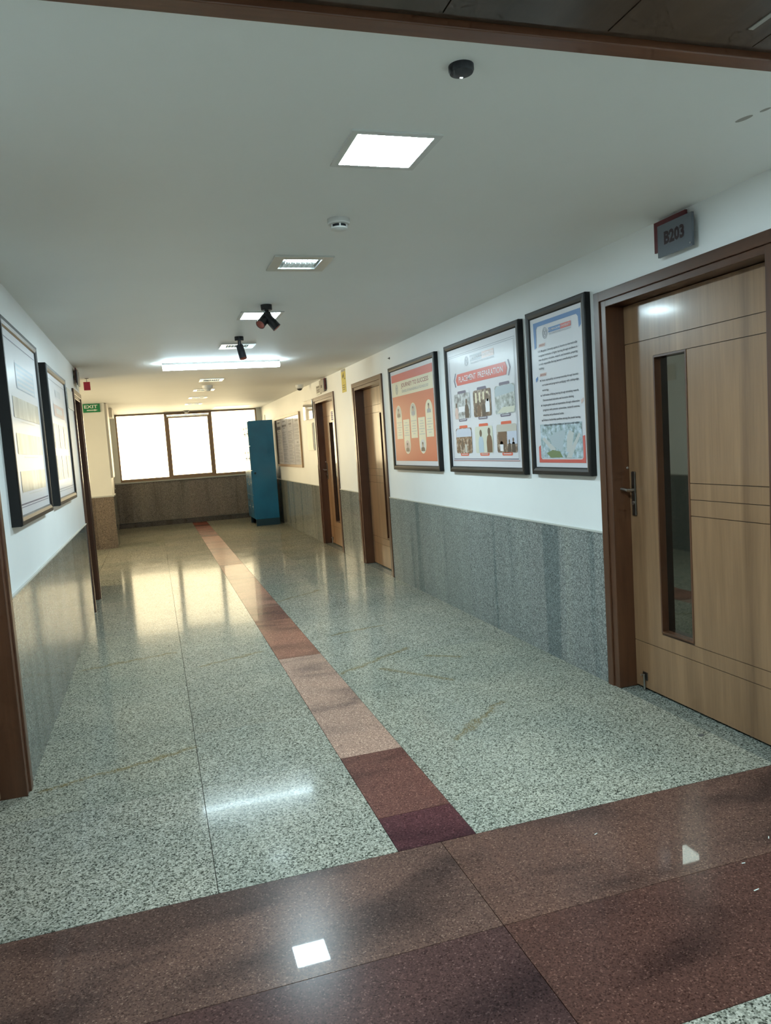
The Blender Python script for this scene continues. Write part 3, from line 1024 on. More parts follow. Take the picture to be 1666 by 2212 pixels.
for sg, u in ((-1, 0.118), (1, 0.885)):
    sh.poly('banner_chevron', [(u - sg * 0.006, 0.205), (u + sg * 0.006, 0.205), (u + sg * 0.031, 0.264), (u + sg * 0.006, 0.322), (u - sg * 0.006, 0.322), (u + sg * 0.017, 0.264)] if sg > 0 else
            [(u + 0.018, 0.205), (u + 0.006, 0.205), (u - 0.022, 0.264), (u - 0.002, 0.322), (u + 0.012, 0.322), (u - 0.008, 0.264)], 'p_slate', rt, e1)
sh.text('lettering', 'PLACEMENT', 0.180, 0.240, 0.447, 0.288, 'p_white', rt, e2, 0.006)
sh.text('lettering', 'PREPARATION', 0.478, 0.240, 0.820, 0.288, 'p_white', rt, e2, 0.006)
PH = [('grey', 'p_slate'), ('brown', 'p_slate'), ('hall', 'p_slate'), ('crowd', 'p_tab'), ('wall', 'p_tab'), ('brown', 'p_tab')]
for i in range(6):
    c, r = i % 3, i // 3
    u0 = (0.083, 0.390, 0.698)[c]
    u1 = u0 + 0.255
    v0 = (0.382, 0.674)[r]
    v1 = v0 + 0.214
    k, tab = PH[i]
    uc = (u0 + u1) / 2
    sh.rrect('photo_tab', uc - 0.066, v0 - 0.022, uc + 0.066, v0 + 0.03, 0.012, tab, rt, e1)
    sh.rrect('photo_tab', uc - 0.066, v1 - 0.02, uc + 0.066, v1 + 0.022, 0.012, tab, rt, e1)
    sh.rect('caption_line', uc - 0.05, v1 + 0.006, uc + 0.05, v1 + 0.012, 'p_pale', rt, e2)
    sh.rrect('photograph', u0, v0, u1, v1, 0.022, 'p_lightwall' if k == 'wall' else 'ph_' + k, rt, e2)

    def fig(u, v, sc, m, bow=1.0):
        """small printed figure: head, shoulders and body"""
        sh.poly('printed_figure', [(u - 0.022 * sc, v), (u - 0.024 * sc, v - 0.05 * sc), (u - 0.018 * sc, v - 0.075 * sc), (u - 0.008 * sc, v - 0.085 * sc), (u + 0.008 * sc, v - 0.085 * sc), (u + 0.018 * sc, v - 0.075 * sc), (u + 0.024 * sc, v - 0.05 * sc), (u + 0.022 * sc, v)], m, rt, e3)
        sh.ellipse('printed_head', u, v - 0.100 * sc, 0.014 * sc, 0.017 * sc, 'p_hair', rt, e3 + 0.0002)
    if i == 0:
        sh.rect('printed_table', u0 + 0.07, v0 + 0.11, u1 - 0.08, v0 + 0.155, 'p_white', rt, e3)
        fig(u0 + 0.035, v1 - 0.004, 1.15, 'p_frose')
        fig(u1 - 0.055, v1 - 0.004, 1.35, 'p_dark')
    elif i == 1:
        for q in range(4):
            sh.rect('printed_panel', u0 + 0.03 + q * 0.055, v0 + 0.02, u0 + 0.055 + q * 0.055, v0 + 0.10, 'p_cream', rt, e3)
        fig(u1 - 0.05, v1 - 0.03, 1.25, 'p_white')
        fig(u0 + 0.08, v1 - 0.004, 1.1, 'p_brown')
        fig(u0 + 0.15, v1 - 0.004, 1.1, 'p_dark')
    elif i == 2:
        sh.poly('printed_ceiling', [(u0 + 0.004, v0 + 0.08), (u0 + 0.004, v0 + 0.03), (u0 + 0.03, v0 + 0.004), (u1 - 0.03, v0 + 0.004), (u1 - 0.004, v0 + 0.03), (u1 - 0.004, v0 + 0.06)], 'p_roof', rt, e3)
        sh.poly('printed_floor', [(u0 + 0.02, v1 - 0.01), (u1 - 0.02, v1 - 0.006), (u1 - 0.006, v1 - 0.05), (u0 + 0.10, v1 - 0.05)], 'p_lightwall', rt, e3)
    elif i == 3:
        sh.poly('printed_ceiling', [(u0 + 0.005, v0 + 0.075), (u0 + 0.005, v0 + 0.025), (u0 + 0.025, v0 + 0.005), (u1 - 0.025, v0 + 0.005), (u1 - 0.005, v0 + 0.03), (u1 - 0.005, v0 + 0.075)], 'p_screen', rt, e3)
        for q in range(4):
            fig(u0 + 0.04 + q * 0.058, v1 - 0.01 - 0.02 * (q % 2), 0.8, ['p_brown', 'p_hair', 'p_fgrey', 'p_brown'][q])
    elif i == 4:
        fig(u0 + 0.085, v1 - 0.004, 1.55, 'p_fblue')
        fig(u1 - 0.05, v1 - 0.004, 1.65, 'p_brown')
    else:
        sh.rrect('printed_ceiling', u0, v0, u1, v0 + 0.055, 0.022, 'p_fgrey', rt, e3, (1, 1, 0, 0))
        sh.rect('printed_screen', u0 + 0.135, v0 + 0.055, u1, v0 + 0.15, 'p_screen', rt, e3)
        sh.rect('printed_lectern', u0 + 0.02, v0 + 0.055, u0 + 0.125, v0 + 0.15, 'p_brown', rt, e3)
        fig(u0 + 0.06, v1 - 0.012, 0.9, 'p_white')
        fig(u0 + 0.16, v1 - 0.004, 0.8, 'p_dark')
        fig(u0 + 0.21, v1 - 0.004, 0.9, 'p_dark')

# --- vision poster
rt, sh = poster('framed_poster', 'narrow black framed blue and red text poster right beside door B203', R - 0.02, 1, 4.356, 3.757, 1.231, 2.156)
# blue corner bracket
sh.poly('blue_bracket', [(0.066, 0.03), (0.981, 0.03), (0.981, 0.128), (0.944, 0.144), (0.934, 0.075), (0.905, 0.058), (0.15, 0.058), (0.122, 0.075), (0.115, 0.195), (0.075, 0.203)], 'p_blue', rt, e1)
emblem(sh, rt, 0.302, 0.112, 0.030, 0.034)
logo(sh, rt, 0.376, 0.61, 0.806, 0.086, 0.117, 0.122, 0.134)
for v0, v1, wd in ((0.175, 0.197, 'VISION'), (0.370, 0.392, 'MISSION')):
    sh.poly('heading_tag', [(0.158, v1), (0.290, v1), (0.305, v0), (0.172, v0)], 'p_frose', rt, e1)
    sh.text('lettering', wd, 0.18, v0 + 0.006, 0.285, v1 - 0.006, 'p_maroon', rt, e2, 0.01)
VT = [('K.R. Mangalam University aspires to become an internationally', 0.151, 0.905, 0.226), ('recognized institution of higher learning through excellence in', 0.155, 0.905, 0.255),
      ('inter-disciplinary education, research, and innovation, preparing', 0.157, 0.906, 0.283), ('socially responsible life-long learners contributing to nation', 0.157, 0.906, 0.311), ('building.', 0.157, 0.258, 0.340),
      ('Foster employability and entrepreneurship through futuristic', 0.202, 0.906, 0.420), ('curriculum and progressive pedagogy with cutting-edge', 0.202, 0.908, 0.451), ('technology.', 0.202, 0.335, 0.486),
      ('Instill notion of lifelong learning through stimulating research,', 0.204, 0.902, 0.519), ('Outcomes-based education, and innovative thinking', 0.204, 0.805, 0.553),
      ('Integrate global needs and expectations through collaborative', 0.202, 0.906, 0.586), ('programs with premier universities, research centres,', 0.200, 0.907, 0.618), ('industries, and professional bodies.', 0.199, 0.615, 0.652),
      ('Enhance leadership qualities among the youth having', 0.199, 0.907, 0.685), ('understanding of ethical values and environmental realities', 0.199, 0.894, 0.7195)]
for tx, u0, u1, v in VT:
    sh.text('lettering', tx, u0, v - 0.0095, u1, v + 0.0085, 'p_ink', rt, e3, 0.016)
for v in (0.418, 0.519, 0.585, 0.686):
    sh.ellipse('bullet', 0.172, v, 0.006, 0.006, 'p_ink', rt, e2, 10)
sh.poly('blue_lozenge', [(0.074, 0.424), (0.119, 0.409), (0.119, 0.386), (0.074, 0.400)], 'p_blue', rt, e1)
sh.poly('red_lozenge', [(0.932, 0.604), (0.975, 0.590), (0.975, 0.568), (0.932, 0.580)], 'p_frose', rt, e1)
sh.poly('red_bracket', [(0.070, 0.970), (0.975, 0.970), (0.975, 0.798), (0.935, 0.802), (0.935, 0.935), (0.91, 0.948), (0.135, 0.948), (0.110, 0.935), (0.110, 0.852), (0.072, 0.862)], 'p_red', rt, e1)
sh.rrect('aerial_photograph', 0.122, 0.712, 0.925, 0.94, 0.02, 'ph_aerial', rt, e2 - 0.0002, (0, 0, 1, 1))
sh.poly('printed_roof', [(0.36, 0.86), (0.55, 0.895), (0.60, 0.80), (0.62, 0.76), (0.42, 0.77), (0.30, 0.80)], 'p_roof', rt, e2)
sh.poly('printed_roof', [(0.63, 0.90), (0.72, 0.90), (0.78, 0.78), (0.70, 0.76), (0.65, 0.80)], 'p_road', rt, e2)
sh.poly('printed_road', [(0.15, 0.81), (0.20, 0.80), (0.43, 0.88), (0.36, 0.90)], 'p_road', rt, e2 + 0.0001)
sh.poly('printed_road', [(0.62, 0.938), (0.72, 0.938), (0.90, 0.79), (0.87, 0.78)], 'p_road', rt, e2 + 0.0002)
sh.poly('printed_lawn', [(0.24, 0.905), (0.36, 0.885), (0.50, 0.895), (0.56, 0.935), (0.32, 0.937)], 'p_green', rt, e2 + 0.0003)

# --- left wall: near poster (print colours paled to stand for reflection)
rt, sh = poster('framed_poster', 'nearest black framed pale poster on the left wall with three stacked photographs', L + 0.03, -1, 3.985, 5.065, 1.213, 2.128)
sh.rects('border_rule', [(0.04, 0.045, 0.96, 0.05), (0.04, 0.94, 0.96, 0.948), (0.04, 0.957, 0.96, 0.961)], 'p_slate', rt, e1)
sh.rect('heading_block', 0.28, 0.155, 0.86, 0.300, 'p_fblue', rt, e1)
sh.rects('heading_lines', [(0.31, 0.17 + 0.028 * k, 0.83, 0.184 + 0.028 * k) for k in range(5)], 'p_pale', rt, e2)
for v in (0.355, 0.555, 0.765):
    sh.rect('photograph', 0.12, v, 0.92, v + 0.115, 'ph_faded', rt, e1)
    sh.rect('caption_line', 0.30, v + 0.128, 0.74, v + 0.134, 'p_faded', rt, e1)
# --- left wall: second poster
rt, sh = poster('framed_poster', 'second black framed poster on the left wall with a rose banner near the exit sign', L + 0.03, -1, 5.565, 6.64, 1.221, 2.082, 0.05)
sh.rects('border_rule', [(0.04, 0.045, 0.96, 0.05), (0.04, 0.93, 0.96, 0.937), (0.04, 0.95, 0.96, 0.954)], 'p_grey', rt, e1)
sh.rect('logo_block', 0.38, 0.105, 0.66, 0.165, 'p_pale', rt, e1)
sh.rect('title_banner', 0.22, 0.235, 0.80, 0.335, 'p_frose', rt, e1)
sh.rect('banner_text', 0.34, 0.262, 0.68, 0.308, 'p_faded', rt, e2)
for c in range(3):
    for r in range(2):
        sh.rrect('photograph', 0.10 + 0.285 * c, 0.40 + 0.26 * r, 0.335 + 0.285 * c, 0.60 + 0.26 * r, 0.02, 'ph_faded', rt, e1)

# ================================================================== SIGNS
sg = thing('room_sign', 'grey room sign reading B203 on a maroon back plate over the door', 'sign', (RW, 3.0, 2.22))
B1('back_plate', 'maroon_plate', RW - 0.030, RW - 0.018, 2.885, 3.105, 2.253, 2.392, sg, 0.001)
B1('front_plate', 'grey_plate', RW - 0.042, RW - 0.030, 2.83, 3.065, 2.222, 2.366, sg, 0.001)
MB().box(RW - 0.018, RW, 2.93, 2.96, 2.28, 2.31).box(RW - 0.018, RW, 3.03, 3.06, 2.28, 2.31).build('spacer', 'dark_steel', sg)
_s = Sheet((RW - 0.042, 3.065, 2.366), (0, -1, 0), 0.235, 0.144, (-1, 0, 0))
_s.text('lettering', 'B203', 0.20, 0.24, 0.79, 0.66, 'sign_ink', sg, 0.0006, 0.045)
MB().lathe([(0.004, 0), (0.004, 0.002)], 10, Matrix.Translation((RW - 0.042, 2.842, 2.236)) @ Matrix.Rotation(-math.pi / 2, 4, 'Y')).build('screw', 'steel', sg)

sg = thing('room_sign', 'grey and dark two plate room sign above the far brown door', 'sign', (RW, 10.45, 2.2))
B1('back_plate', 'maroon_plate', RW - 0.030, RW - 0.018, 10.24, 10.50, 2.235, 2.392, sg, 0.001)
B1('front_plate', 'label_grey', RW - 0.042, RW - 0.030, 10.27, 10.545, 2.212, 2.378, sg, 0.001)
MB().box(RW - 0.018, RW, 10.3, 10.33, 2.28, 2.31).box(RW - 0.018, RW, 10.42, 10.45, 2.28, 2.31).build('spacer', 'dark_steel', sg)
_s = Sheet((RW - 0.042, 10.545, 2.378), (0, -1, 0), 0.275, 0.166, (-1, 0, 0))
_s.rect('number_block', 0.34, 0.42, 0.66, 0.66, 'p_dark', sg, 0.0006)
sg = tag(B1('door_label', 'label_grey', RW - 0.012, RW, 10.62, 10.90, 2.205, 2.33, None, 0.001), 'small pale plate left of the room sign over the far brown door', 'sign')
_s = Sheet((RW - 0.012, 10.90, 2.33), (0, -1, 0), 0.28, 0.125, (-1, 0, 0))
_s.rects('text_line', [(0.12, 0.10, 0.9, 0.22), (0.2, 0.45, 0.8, 0.55), (0.2, 0.65, 0.8, 0.75)], 'p_dark', sg, 0.0006)
_s.rect('paper_edge', 0.0, 0.85, 1.0, 1.0, 'sign_white', sg, 0.0006)

sg = tag(B1('camera_notice', 'yellow_sign', RW - 0.003, RW, 9.185, 9.395, 2.115, 2.40), 'narrow yellow notice with a camera pictogram between the two far doors', 'notice')
_s = Sheet((RW - 0.003, 9.395, 2.40), (0, -1, 0), 0.21, 0.285, (-1, 0, 0))
_s.rect('header_strip', 0.02, 0.0, 0.98, 0.10, 'label_grey', sg, 0.0005)
_s.poly('camera_pictogram', [(0.22, 0.28), (0.62, 0.14), (0.66, 0.30), (0.30, 0.40)], 'olive_ink', sg, 0.0006)
_s.poly('camera_bracket', [(0.60, 0.28), (0.68, 0.27), (0.74, 0.40), (0.92, 0.40), (0.92, 0.45), (0.70, 0.45)], 'olive_ink', sg, 0.0007)
_s.ellipse('dot', 0.5, 0.585, 0.006, 0.006, 'olive_ink', sg, 0.0006, 10)
_s.rects('text_lines', [(0.18, 0.68, 0.82, 0.715), (0.12, 0.77, 0.88, 0.805), (0.2, 0.86, 0.8, 0.89)], 'olive_ink', sg, 0.0006)

# exit sign on the pillar
sg = thing('exit_sign', 'green EXIT sign with a right pointing arrow at the top of the pillar', 'sign', (-0.87, 13.30, 2.26))
B1('sign_plate', 'green_sign', -1.005, -0.742, 13.285, 13.299, 2.262, 2.400, sg, 0.001)
_s = Sheet((-1.005, 13.285, 2.400), (1, 0, 0), 0.263, 0.138, (0, -1, 0))
_s.text('lettering', 'EXIT', 0.08, 0.14, 0.86, 0.52, 'sign_white', sg, 0.0006, 0.02)
_s.poly('arrow', [(0.22, 0.70), (0.66, 0.70), (0.66, 0.64), (0.86, 0.75), (0.66, 0.86), (0.66, 0.80), (0.22, 0.80)], 'sign_white', sg, 0.0006)

# red hanging sign
sg = thing('hanging_sign', 'small red square sign hanging from the ceiling by the left wall', 'sign', (-0.62, 9.28, 2.40))
B1('sign_plate', 'red_sign', -0.668, -0.598, 9.27, 9.28, 2.268, 2.362, sg, 0.001)
MB().tube([(-0.632, 9.275, 2.36), (-0.632, 9.275, 2.405)], 0.003, 8).tube([(-0.65, 9.275, 2.400), (-0.61, 9.275, 2.400)], 0.003, 8).build('hook', 'dark_steel', sg)

# signs above the left doorway
sg = thing('room_sign', 'dark brown room sign plate above the left doorway, seen almost edge on', 'sign', (LW, 8.0, 2.2))
B1('back_plate', 'maroon_plate', LW + 0.018, LW + 0.030, 8.05, 8.30, 2.24, 2.385, sg, 0.001)
B1('front_plate', 'grey_plate', LW + 0.030, LW + 0.040, 8.02, 8.26, 2.215, 2.36, sg, 0.001)
MB().box(LW, LW + 0.018, 8.1, 8.13, 2.28, 2.31).box(LW, LW + 0.018, 8.2, 8.23, 2.28, 2.31).build('spacer', 'dark_steel', sg)
tag(B1('paper_notice', 'white_box', LW, LW + 0.006, 7.22, 7.70, 1.94, 2.12), 'cream paper notice on the left wall between the second poster and doorway', 'notice')
tag(B1('paper_notice', 'sign_white', LW, LW + 0.004, 8.28, 8.48, 2.20, 2.37), 'pale paper notice above the left doorway beside its dark room sign', 'notice')

# ================================================================== NOTICE BOARD, BOXES ON THE RIGHT WALL
nb = thing('notice_board', 'pale framed notice board of four text columns beside the blue locker', 'notice board', (RW, 13.6, 1.13))
Y0, Y1, Z0, Z1 = 12.335, 14.88, 1.13, 2.06
bw = 0.045
for a, b, c, d in ((Y0, Y0 + bw, Z0, Z1), (Y1 - bw, Y1, Z0, Z1), (Y0 + bw, Y1 - bw, Z0, Z0 + bw), (Y0 + bw, Y1 - bw, Z1 - bw, Z1)):
    B1('board_frame', 'board_frame', RW - 0.030, RW, a, b, c, d, nb, 0.002)
cw = (Y1 - Y0 - 2 * bw) / 4
rr = random.Random(3)
for k in range(4):
    yl = Y1 - bw - k * cw
    pn = B1('notice_sheet', 'notice_paper', RW - 0.012, RW, yl - cw + 0.014, yl - 0.014, Z0 + bw, Z1 - bw, nb)
    s_ = Sheet((RW - 0.012, yl - 0.014, Z1 - bw), (0, -1, 0), cw - 0.028, Z1 - Z0 - 2 * bw, (-1, 0, 0))
    hd = [[(0.30, 0.05, 0.72, 0.085), (0.2, 0.15, 0.85, 0.225), (0.4, 0.245, 0.65, 0.265)], [(0.25, 0.05, 0.75, 0.075), (0.15, 0.135, 0.88, 0.18), (0.35, 0.2, 0.7, 0.215)], [(0.3, 0.075, 0.72, 0.09), (0.3, 0.125, 0.75, 0.165), (0.4, 0.19, 0.65, 0.20)], [(0.32, 0.09, 0.75, 0.125), (0.4, 0.53, 0.65, 0.56), (0.45, 0.14, 0.6, 0.15)]][k]
    s_.rects('heading', hd, 'notice_head', pn, 0.0006)
    rl = []
    v = 0.29 if k != 3 else 0.17
    while v < 0.95:
        for q in range(rr.randint(2, 4)):
            if v < 0.96 and not (k == 3 and 0.48 < v < 0.58):
                rl.append((0.10, v, rr.uniform(0.6, 0.94), v + 0.009))
            v += 0.019
        v += 0.014
    s_.rects('text_lines', rl, 'notice_line', pn, 0.0006)

ob = thing('acrylic_sign', 'glossy white acrylic plate on the wall just left of the far brown door', 'sign', (RW, 11.6, 1.88))
B1('plate', 'acrylic', RW - 0.030, RW - 0.022, 11.20, 11.90, 1.885, 2.175, ob, 0.002)
MB().box(RW - 0.022, RW, 11.24, 11.27, 1.92, 1.95).box(RW - 0.022, RW, 11.83, 11.86, 1.92, 1.95).box(RW - 0.022, RW, 11.24, 11.27, 2.11, 2.14).box(RW - 0.022, RW, 11.83, 11.86, 2.11, 2.14).build('standoff', 'steel', ob)
ob = thing('wall_box', 'white rectangular wall box below the glossy acrylic plate', 'box', (RW, 11.5, 1.4))
B1('housing', 'white_box', RW - 0.028, RW, 11.28, 11.70, 1.405, 1.825, ob, 0.004)
B1('cover', 'cream_box', RW - 0.034, RW - 0.028, 11.295, 11.685, 1.42, 1.81, ob, 0.002)

tag(MB().lathe([(0.012, 0), (0.012, 0.004), (0.004, 0.006), (0.004, 0.018)], 12, Matrix.Translation((RW, 7.37, 2.297)) @ Matrix.Rotation(-math.pi / 2, 4, 'Y')).build('wall_plug', 'black_plastic'), 'small dark wall plug above the orange poster', 'wall plug')

# ================================================================== LOCKER
CX0, CX1, CY0, CY1, CZ = 1.80, 2.285, 14.69, 15.62, 2.04
lk = thing('locker_cabinet', 'tall blue steel locker cabinet standing against the right wall by the window', 'locker', (2.04, 15.1, 0))
MB().box(CX0 + 0.02, CX1, CY0, CY1, 0.13, CZ).build('body', 'locker', lk, 0.006)
MB().box(CX0 + 0.03, CX1, CY0 + 0.005, CY0 + 0.03, 0, 0.13).box(CX0 + 0.03, CX1, CY1 - 0.03, CY1 - 0.005, 0, 0.13).box(CX1 - 0.03, CX1, CY0 + 0.03, CY1 - 0.03, 0, 0.13).box(CX0 + 0.03, CX0 + 0.055, CY0 + 0.03, CY0 + 0.10, 0, 0.13).box(CX0 + 0.03, CX0 + 0.055, CY1 - 0.10, CY1 - 0.03, 0, 0.13).build('plinth', 'locker_dark', lk)
zz = [0.14, 0.61, 1.085, 1.56, 2.03]
for c in range(2):
    ya = CY0 + 0.008 + c * 0.46
    for k in range(4):
        dr = B1('locker_door', 'locker', CX0, CX0 + 0.02, ya, ya + 0.45, zz[k] + 0.005, zz[k + 1] - 0.005, lk, 0.003)
        zm = zz[k] + 0.235
        MB().box(CX0 - 0.004, CX0, ya + 0.05, ya + 0.08, zm - 0.05, zm + 0.05).box(CX0 - 0.022, CX0 - 0.004, ya + 0.058, ya + 0.072, zm - 0.008, zm + 0.008).build('latch', 'steel', dr, 0.001)
        B1('label_holder', 'notice_head', CX0 - 0.003, CX0, ya + 0.16, ya + 0.30, zm + 0.09, zm + 0.13, dr)
MB().lathe([(0.022, 0), (0.022, 0.012), (0.010, 0.014)], 16, Matrix.Translation((CX0 - 0.004, CY0 + 0.30, 0.80)) @ Matrix.Rotation(-math.pi / 2, 4, 'Y')).build('padlock', 'steel', lk)
MB().lathe([(0.022, 0), (0.022, 0.002)], 16, Matrix.Translation((CX0 + 0.075, CY0, 1.03)) @ Matrix.Rotation(math.pi / 2, 4, 'X')).build('side_hole', 'locker_dark', lk)
tag(MB().tube([(2.18, 14.9, CZ), (2.18, 14.9, CZ + 0.11)], 0.005, 8).build('thin_rod', 'dark_steel'), 'thin dark rod standing on top of the blue locker', 'rod')


# ================================================================== CEILING FITTINGS
def led_panel(yc, label):
    r = thing('ceiling_panel_light', label, 'ceiling light', ((FX0 + FX1) / 2, yc, H), 'square LED ceiling panels')
    a, b = yc - 0.1375, yc + 0.1375
    f = 0.012
    MB().box(FX0 - f, FX0 + f, a - f, b + f, H - 0.006, H + 0.01).box(FX1 - f, FX1 + f, a - f, b + f, H - 0.006, H + 0.01) \
        .box(FX0 + f, FX1 - f, a - f, a + f, H - 0.006, H + 0.01).box(FX0 + f, FX1 - f, b - f, b + f, H - 0.006, H + 0.01).build('flange', 'white_plastic', r)
    B1('diffuser', 'panel_light', FX0 + f, FX1 - f, a + f, b - f, H - 0.004, H + 0.004, r)
    B1('housing', 'white_plastic', FX0 + 0.001, FX1 - 0.001, a + 0.001, b - 0.001, H + 0.012, H + 0.05, r)


def downlight(yc, label, lit):
    r = thing('recessed_downlight', label, 'ceiling light', ((FX0 + FX1) / 2, yc, H), 'recessed louvred downlights')
    a, b = yc - 0.1375, yc + 0.1375
    f = 0.014
    t = 0.038
    MB().box(FX0 - f, FX0 + t, a - f, b + f, H - 0.008, H + 0.001).box(FX1 - t, FX1 + f, a - f, b + f, H - 0.008, H + 0.001) \
        .box(FX0 + t, FX1 - t, a - f, a + t, H - 0.008, H + 0.001).box(FX0 + t, FX1 - t, b - t, b + f, H - 0.008, H + 0.001).build('flange', 'light_frame', r, 0.001)
    # mirror reflector: four sloping walls
    x0, x1, y0, y1 = FX0 + t, FX1 - t, a + t, b - t
    q, z0, z1 = 0.022, H, H + 0.07
    MB().add([(x0, y0, z0), (x1, y0, z0), (x1, y1, z0), (x0, y1, z0), (x0 + q, y0 + q, z1), (x1 - q, y0 + q, z1), (x1 - q, y1 - q, z1), (x0 + q, y1 - q, z1)],
             [(0, 1, 5, 4), (1, 2, 6, 5), (2, 3, 7, 6), (3, 0, 4, 7), (4, 5, 6, 7)]).build('reflector', 'chrome', r)
    for k in range(2):
        yk = yc - 0.04 + 0.08 * k
        MB().box(x0 + 0.012, x1 - 0.012, yk - 0.034, yk + 0.034, H + 0.022, H + 0.045).build('lamp', 'down_light' if lit else 'lamp_off', r, 0.004)
    for k in range(7):
        xk = x0 + 0.018 + k * (x1 - x0 - 0.036) / 6
        B1('louvre', 'chrome', xk - 0.0012, xk + 0.0012, y0 + 0.001, y1 - 0.001, H - 0.004, H + 0.018, r)


NAMES = ['nearest square glowing LED panel in the ceiling above the granite floor', 'nearest recessed louvred ceiling light, lit, just past the white smoke detector', 'second square glowing LED panel, partly hidden behind a black twin spotlight',
         'second recessed louvred ceiling light, lit, behind the single black spotlight', 'recessed ceiling light right behind the long glowing tube light', 'recessed ceiling light in front of the far white ceiling speaker',
         'recessed ceiling light just behind the far white ceiling speaker', 'unlit recessed ceiling light, second from the window wall', 'unlit recessed ceiling light nearest the window wall']
for (yc, k), nm in zip(FIT, NAMES):
    if k == 'panel':
        led_panel(yc, nm)
    else:
        downlight(yc, nm, k == 'lit')

tb = thing('tube_light', 'long glowing white tube light fixed across the ceiling', 'ceiling light', (0.785, 8.10, H))
B1('batten', 'white_plastic', 0.18, 1.39, 8.075, 8.125, H - 0.022, H, tb, 0.002)
MB().tube([(0.185, 8.10, H - 0.045), (1.385, 8.10, H - 0.045)], 0.030, 14).build('diffuser', 'tube_light', tb, 0, True)

ds = thing('ceiling_disc', 'flat black round disc on the ceiling near the wooden soffit', 'ceiling disc', (0.853, 1.877, H))
MB().lathe([(0.033, 0), (0.033, -0.012), (0.030, -0.018), (0.010, -0.020)], 36, Matrix.Translation((0.853, 1.877, H))).build('disc', 'black_plastic', ds, 0, True)
MB().box(0.857, 0.865, 1.894, 1.899, H - 0.0205, H - 0.0175).build('indicator', 'led_dot', ds)


def smoke(x, y, label, sc=1.0):
    r = thing('smoke_detector', label, 'smoke detector', (x, y, H), 'white smoke detectors')
    MB().lathe([(0.048 * sc, 0), (0.048 * sc, -0.018 * sc), (0.045 * sc, -0.022 * sc), (0.036 * sc, -0.024 * sc)], 32, Matrix.Translation((x, y, H))).build('base', 'white_plastic', r, 0, True)
    MB().lathe([(0.031 * sc, -0.022 * sc), (0.031 * sc, -0.036 * sc)], 28, Matrix.Translation((x, y, H))).build('chamber', 'black_plastic', r, 0, True)
    for k in range(5):
        a = 2 * math.pi * k / 5 - math.pi / 2 - 0.1
        cx, cy = x + 0.033 * sc * math.cos(a), y + 0.033 * sc * math.sin(a)
        B1('rib', 'white_plastic', cx - 0.003 * sc, cx + 0.003 * sc, cy - 0.003 * sc, cy + 0.003 * sc, H - 0.037 * sc, H - 0.023 * sc, r)
    MB().lathe([(0.036 * sc, -0.035 * sc), (0.035 * sc, -0.041 * sc), (0.022 * sc, -0.046 * sc), (0.008 * sc, -0.048 * sc)], 28, Matrix.Translation((x, y, H))).build('cap', 'white_plastic', r, 0, True)


smoke(0.845, 3.19, 'white round smoke detector on the ceiling past the nearest LED panel')
smoke(0.775, 16.55, 'small white smoke detector on the ceiling close above the window', 1.2)
sp = thing('ceiling_speaker', 'white stepped ceiling fitting with a pale cone between far recessed lights', 'ceiling speaker', (0.825, 10.85, H))
MB().lathe([(0.075, 0), (0.072, -0.03), (0.060, -0.045), (0.050, -0.048)], 28, Matrix.Translation((0.825, 10.85, H))).build('body', 'white_plastic', sp, 0, True)
MB().lathe([(0.052, -0.047), (0.035, -0.075), (0.012, -0.080)], 28, Matrix.Translation((0.825, 10.85, H))).build('cone', 'lamp_off', sp, 0, True)

dc = thing('dome_camera', 'white dome security camera with a dark lens at the right ceiling edge', 'security camera', (2.22, 11.36, H))
MB().lathe([(0.062, 0), (0.060, -0.035), (0.052, -0.045)], 28, Matrix.Translation((2.22, 11.36, H))).build('base', 'white_plastic', dc, 0, True)
MB().lathe([(0.043, -0.044), (0.041, -0.062), (0.030, -0.078), (0.012, -0.086)], 28, Matrix.Translation((2.22, 11.36, H))).build('dome', 'black_plastic', dc, 0, True)
MB().lathe([(0.0525, -0.040), (0.0535, -0.052), (0.043, -0.058)], 28, Matrix.Translation((2.22, 11.36, H))).build('rim', 'white_plastic', dc, 0, True)


def spot(x, y, label, heads):
    r = thing('ceiling_spotlight', label, 'spotlight', (x, y, H), 'black ceiling spotlights')
    MB().lathe([(0.037, 0), (0.037, -0.032), (0.034, -0.035)], 32, Matrix.Translation((x, y, H))).build('mount', 'black_metal', r, 0, True)
    MB().tube([(x, y, H - 0.03), (x, y, H - 0.075)], 0.014, 12).build('stem', 'black_metal', r, 0, True)
    for dx, dy, dz, ox, oz in heads:
        d = Vector((dx, dy, dz)).normalized()
        q = d.to_track_quat('Z', 'Y').to_matrix().to_4x4()
        c = Vector((x + ox, y, H - oz))
        mt = Matrix.Translation(c) @ q
        hd = MB().lathe([(0.020, -0.062), (0.030, -0.058), (0.031, 0.056), (0.0315, 0.060), (0.028, 0.060), (0.026, 0.045)], 28, mt).build('barrel', 'black_metal', r, 0, True)
        MB().lathe([(0.0265, 0.045), (0.0275, 0.0595), (0.010, 0.050)], 24, mt).build('copper_face', 'copper', hd, 0, True)


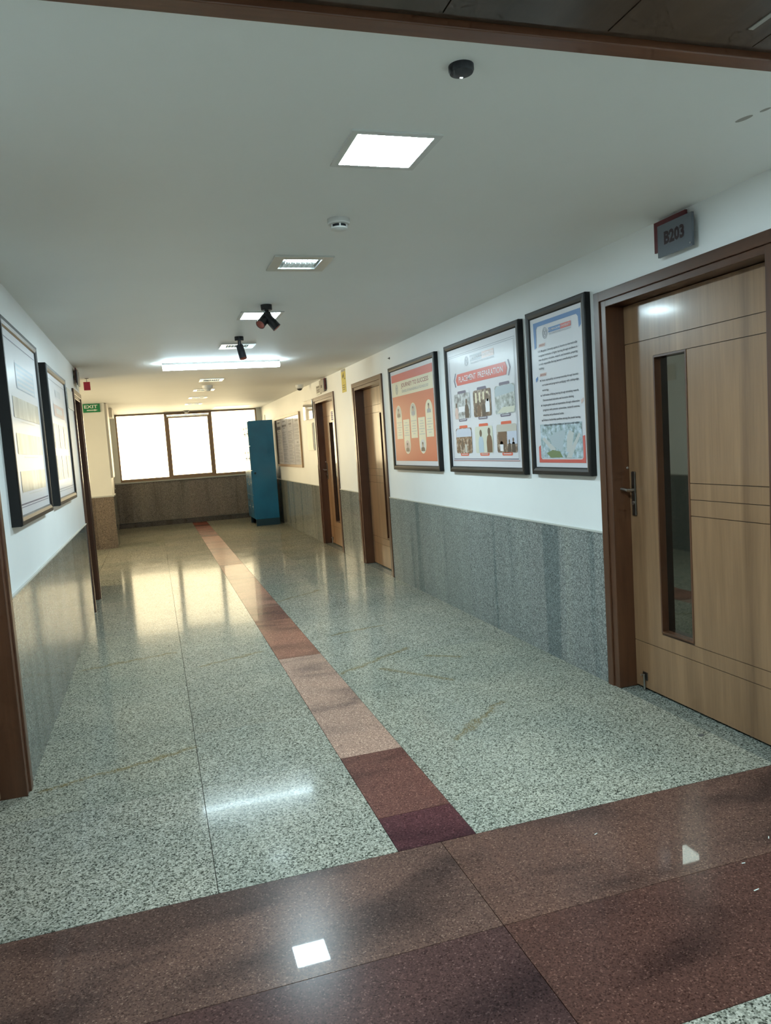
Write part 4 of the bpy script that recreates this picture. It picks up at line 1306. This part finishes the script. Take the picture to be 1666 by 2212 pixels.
spot(0.808, 5.06, 'black twin headed ceiling spotlight in front of the second LED panel', [(-0.55, -0.55, -0.62, -0.020, 0.095), (0.62, -0.10, -0.75, 0.022, 0.105)])
spot(0.778, 6.42, 'black single headed ceiling spotlight in front of the second lit downlight', [(0.16, -0.30, -0.95, 0.010, 0.125)])
for x, y, a, b in ((1.906, 2.046, 0.013, 0.030), (1.925, 1.978, 0.008, 0.018)):
    MB().lathe([(1.0, 0), (0.98, -0.0006)], 20, Matrix.Translation((x, y, H)) @ Matrix.Rotation(0.25, 4, 'Z') @ Matrix.Diagonal((a, b, 1, 1))).build('scuff_mark', 'label_grey', ceiling)
MB().lathe([(1.0, 0), (0.97, 0.0005)], 20, Matrix.Translation((2.32, 2.836, 0)) @ Matrix.Rotation(0.4, 4, 'Z') @ Matrix.Diagonal((0.020, 0.014, 1, 1))).build('stain', 'grout', floor)
tag(MB().box(1.30, 2.02, 15.6, 16.35, H - 0.004, H).build('ceiling_hatch', 'cream_box'), 'pale square access hatch in the ceiling near the window', 'hatch')

# unseen lobby lights, added so their bounce brightens the near ceiling
for x in (-1.3, 0.82, 2.94):
    r = thing('ceiling_panel_light', {-1.3: 'left', 0.82: 'middle', 2.94: 'right'}[x] + ' added square LED panel, unseen under the lobby soffit behind the camera', 'ceiling light', (x, -0.9, H), 'added lobby LED panels')
    B1('housing', 'white_plastic', x - 0.15, x + 0.15, -1.05, -0.75, H - 0.012, H - 0.0025, r, 0.002)
    B1('diffuser', 'panel_light', x - 0.135, x + 0.135, -1.035, -0.765, H - 0.016, H - 0.012, r)

# small litter on the red granite band
for k, (x, y, a, ln) in enumerate([(1.40, 2.28, 0.3, 0.014), (1.92, 2.02, 0.8, 0.014), (1.73, 1.93, -0.2, 0.012), (1.66, 1.80, 0.1, 0.020), (1.58, 1.60, 0.05, 0.012)]):
    mtx = Matrix.Translation((x, y, 0.0006)) @ Matrix.Rotation(a, 4, 'Z')
    vs = [mtx @ Vector(p) for p in ((-ln / 2, -0.0015, 0), (ln / 2, -0.0010, 0), (ln / 2, 0.0012, 0), (-ln / 2, 0.0015, 0), (-ln / 2, -0.0015, 0.0012), (ln / 2, -0.0010, 0.0020), (ln / 2, 0.0012, 0.0020), (-ln / 2, 0.0015, 0.0012))]
    o = MB().add(vs, [(0, 3, 2, 1), (4, 5, 6, 7), (0, 1, 5, 4), (1, 2, 6, 5), (2, 3, 7, 6), (3, 0, 4, 7)]).build('paper_scrap', 'sign_white')
    tag(o, ['tiny white paper scrap nearest the grey floor on the red granite band', 'tiny white paper scrap by the right edge of the red granite band', 'tiny white paper scrap just below the granite joint of the red band', 'longest thin white paper scrap on the red granite band', 'tiny white paper scrap nearest the camera on the red granite band'][k], 'paper scrap', 'paper scraps on the red granite')
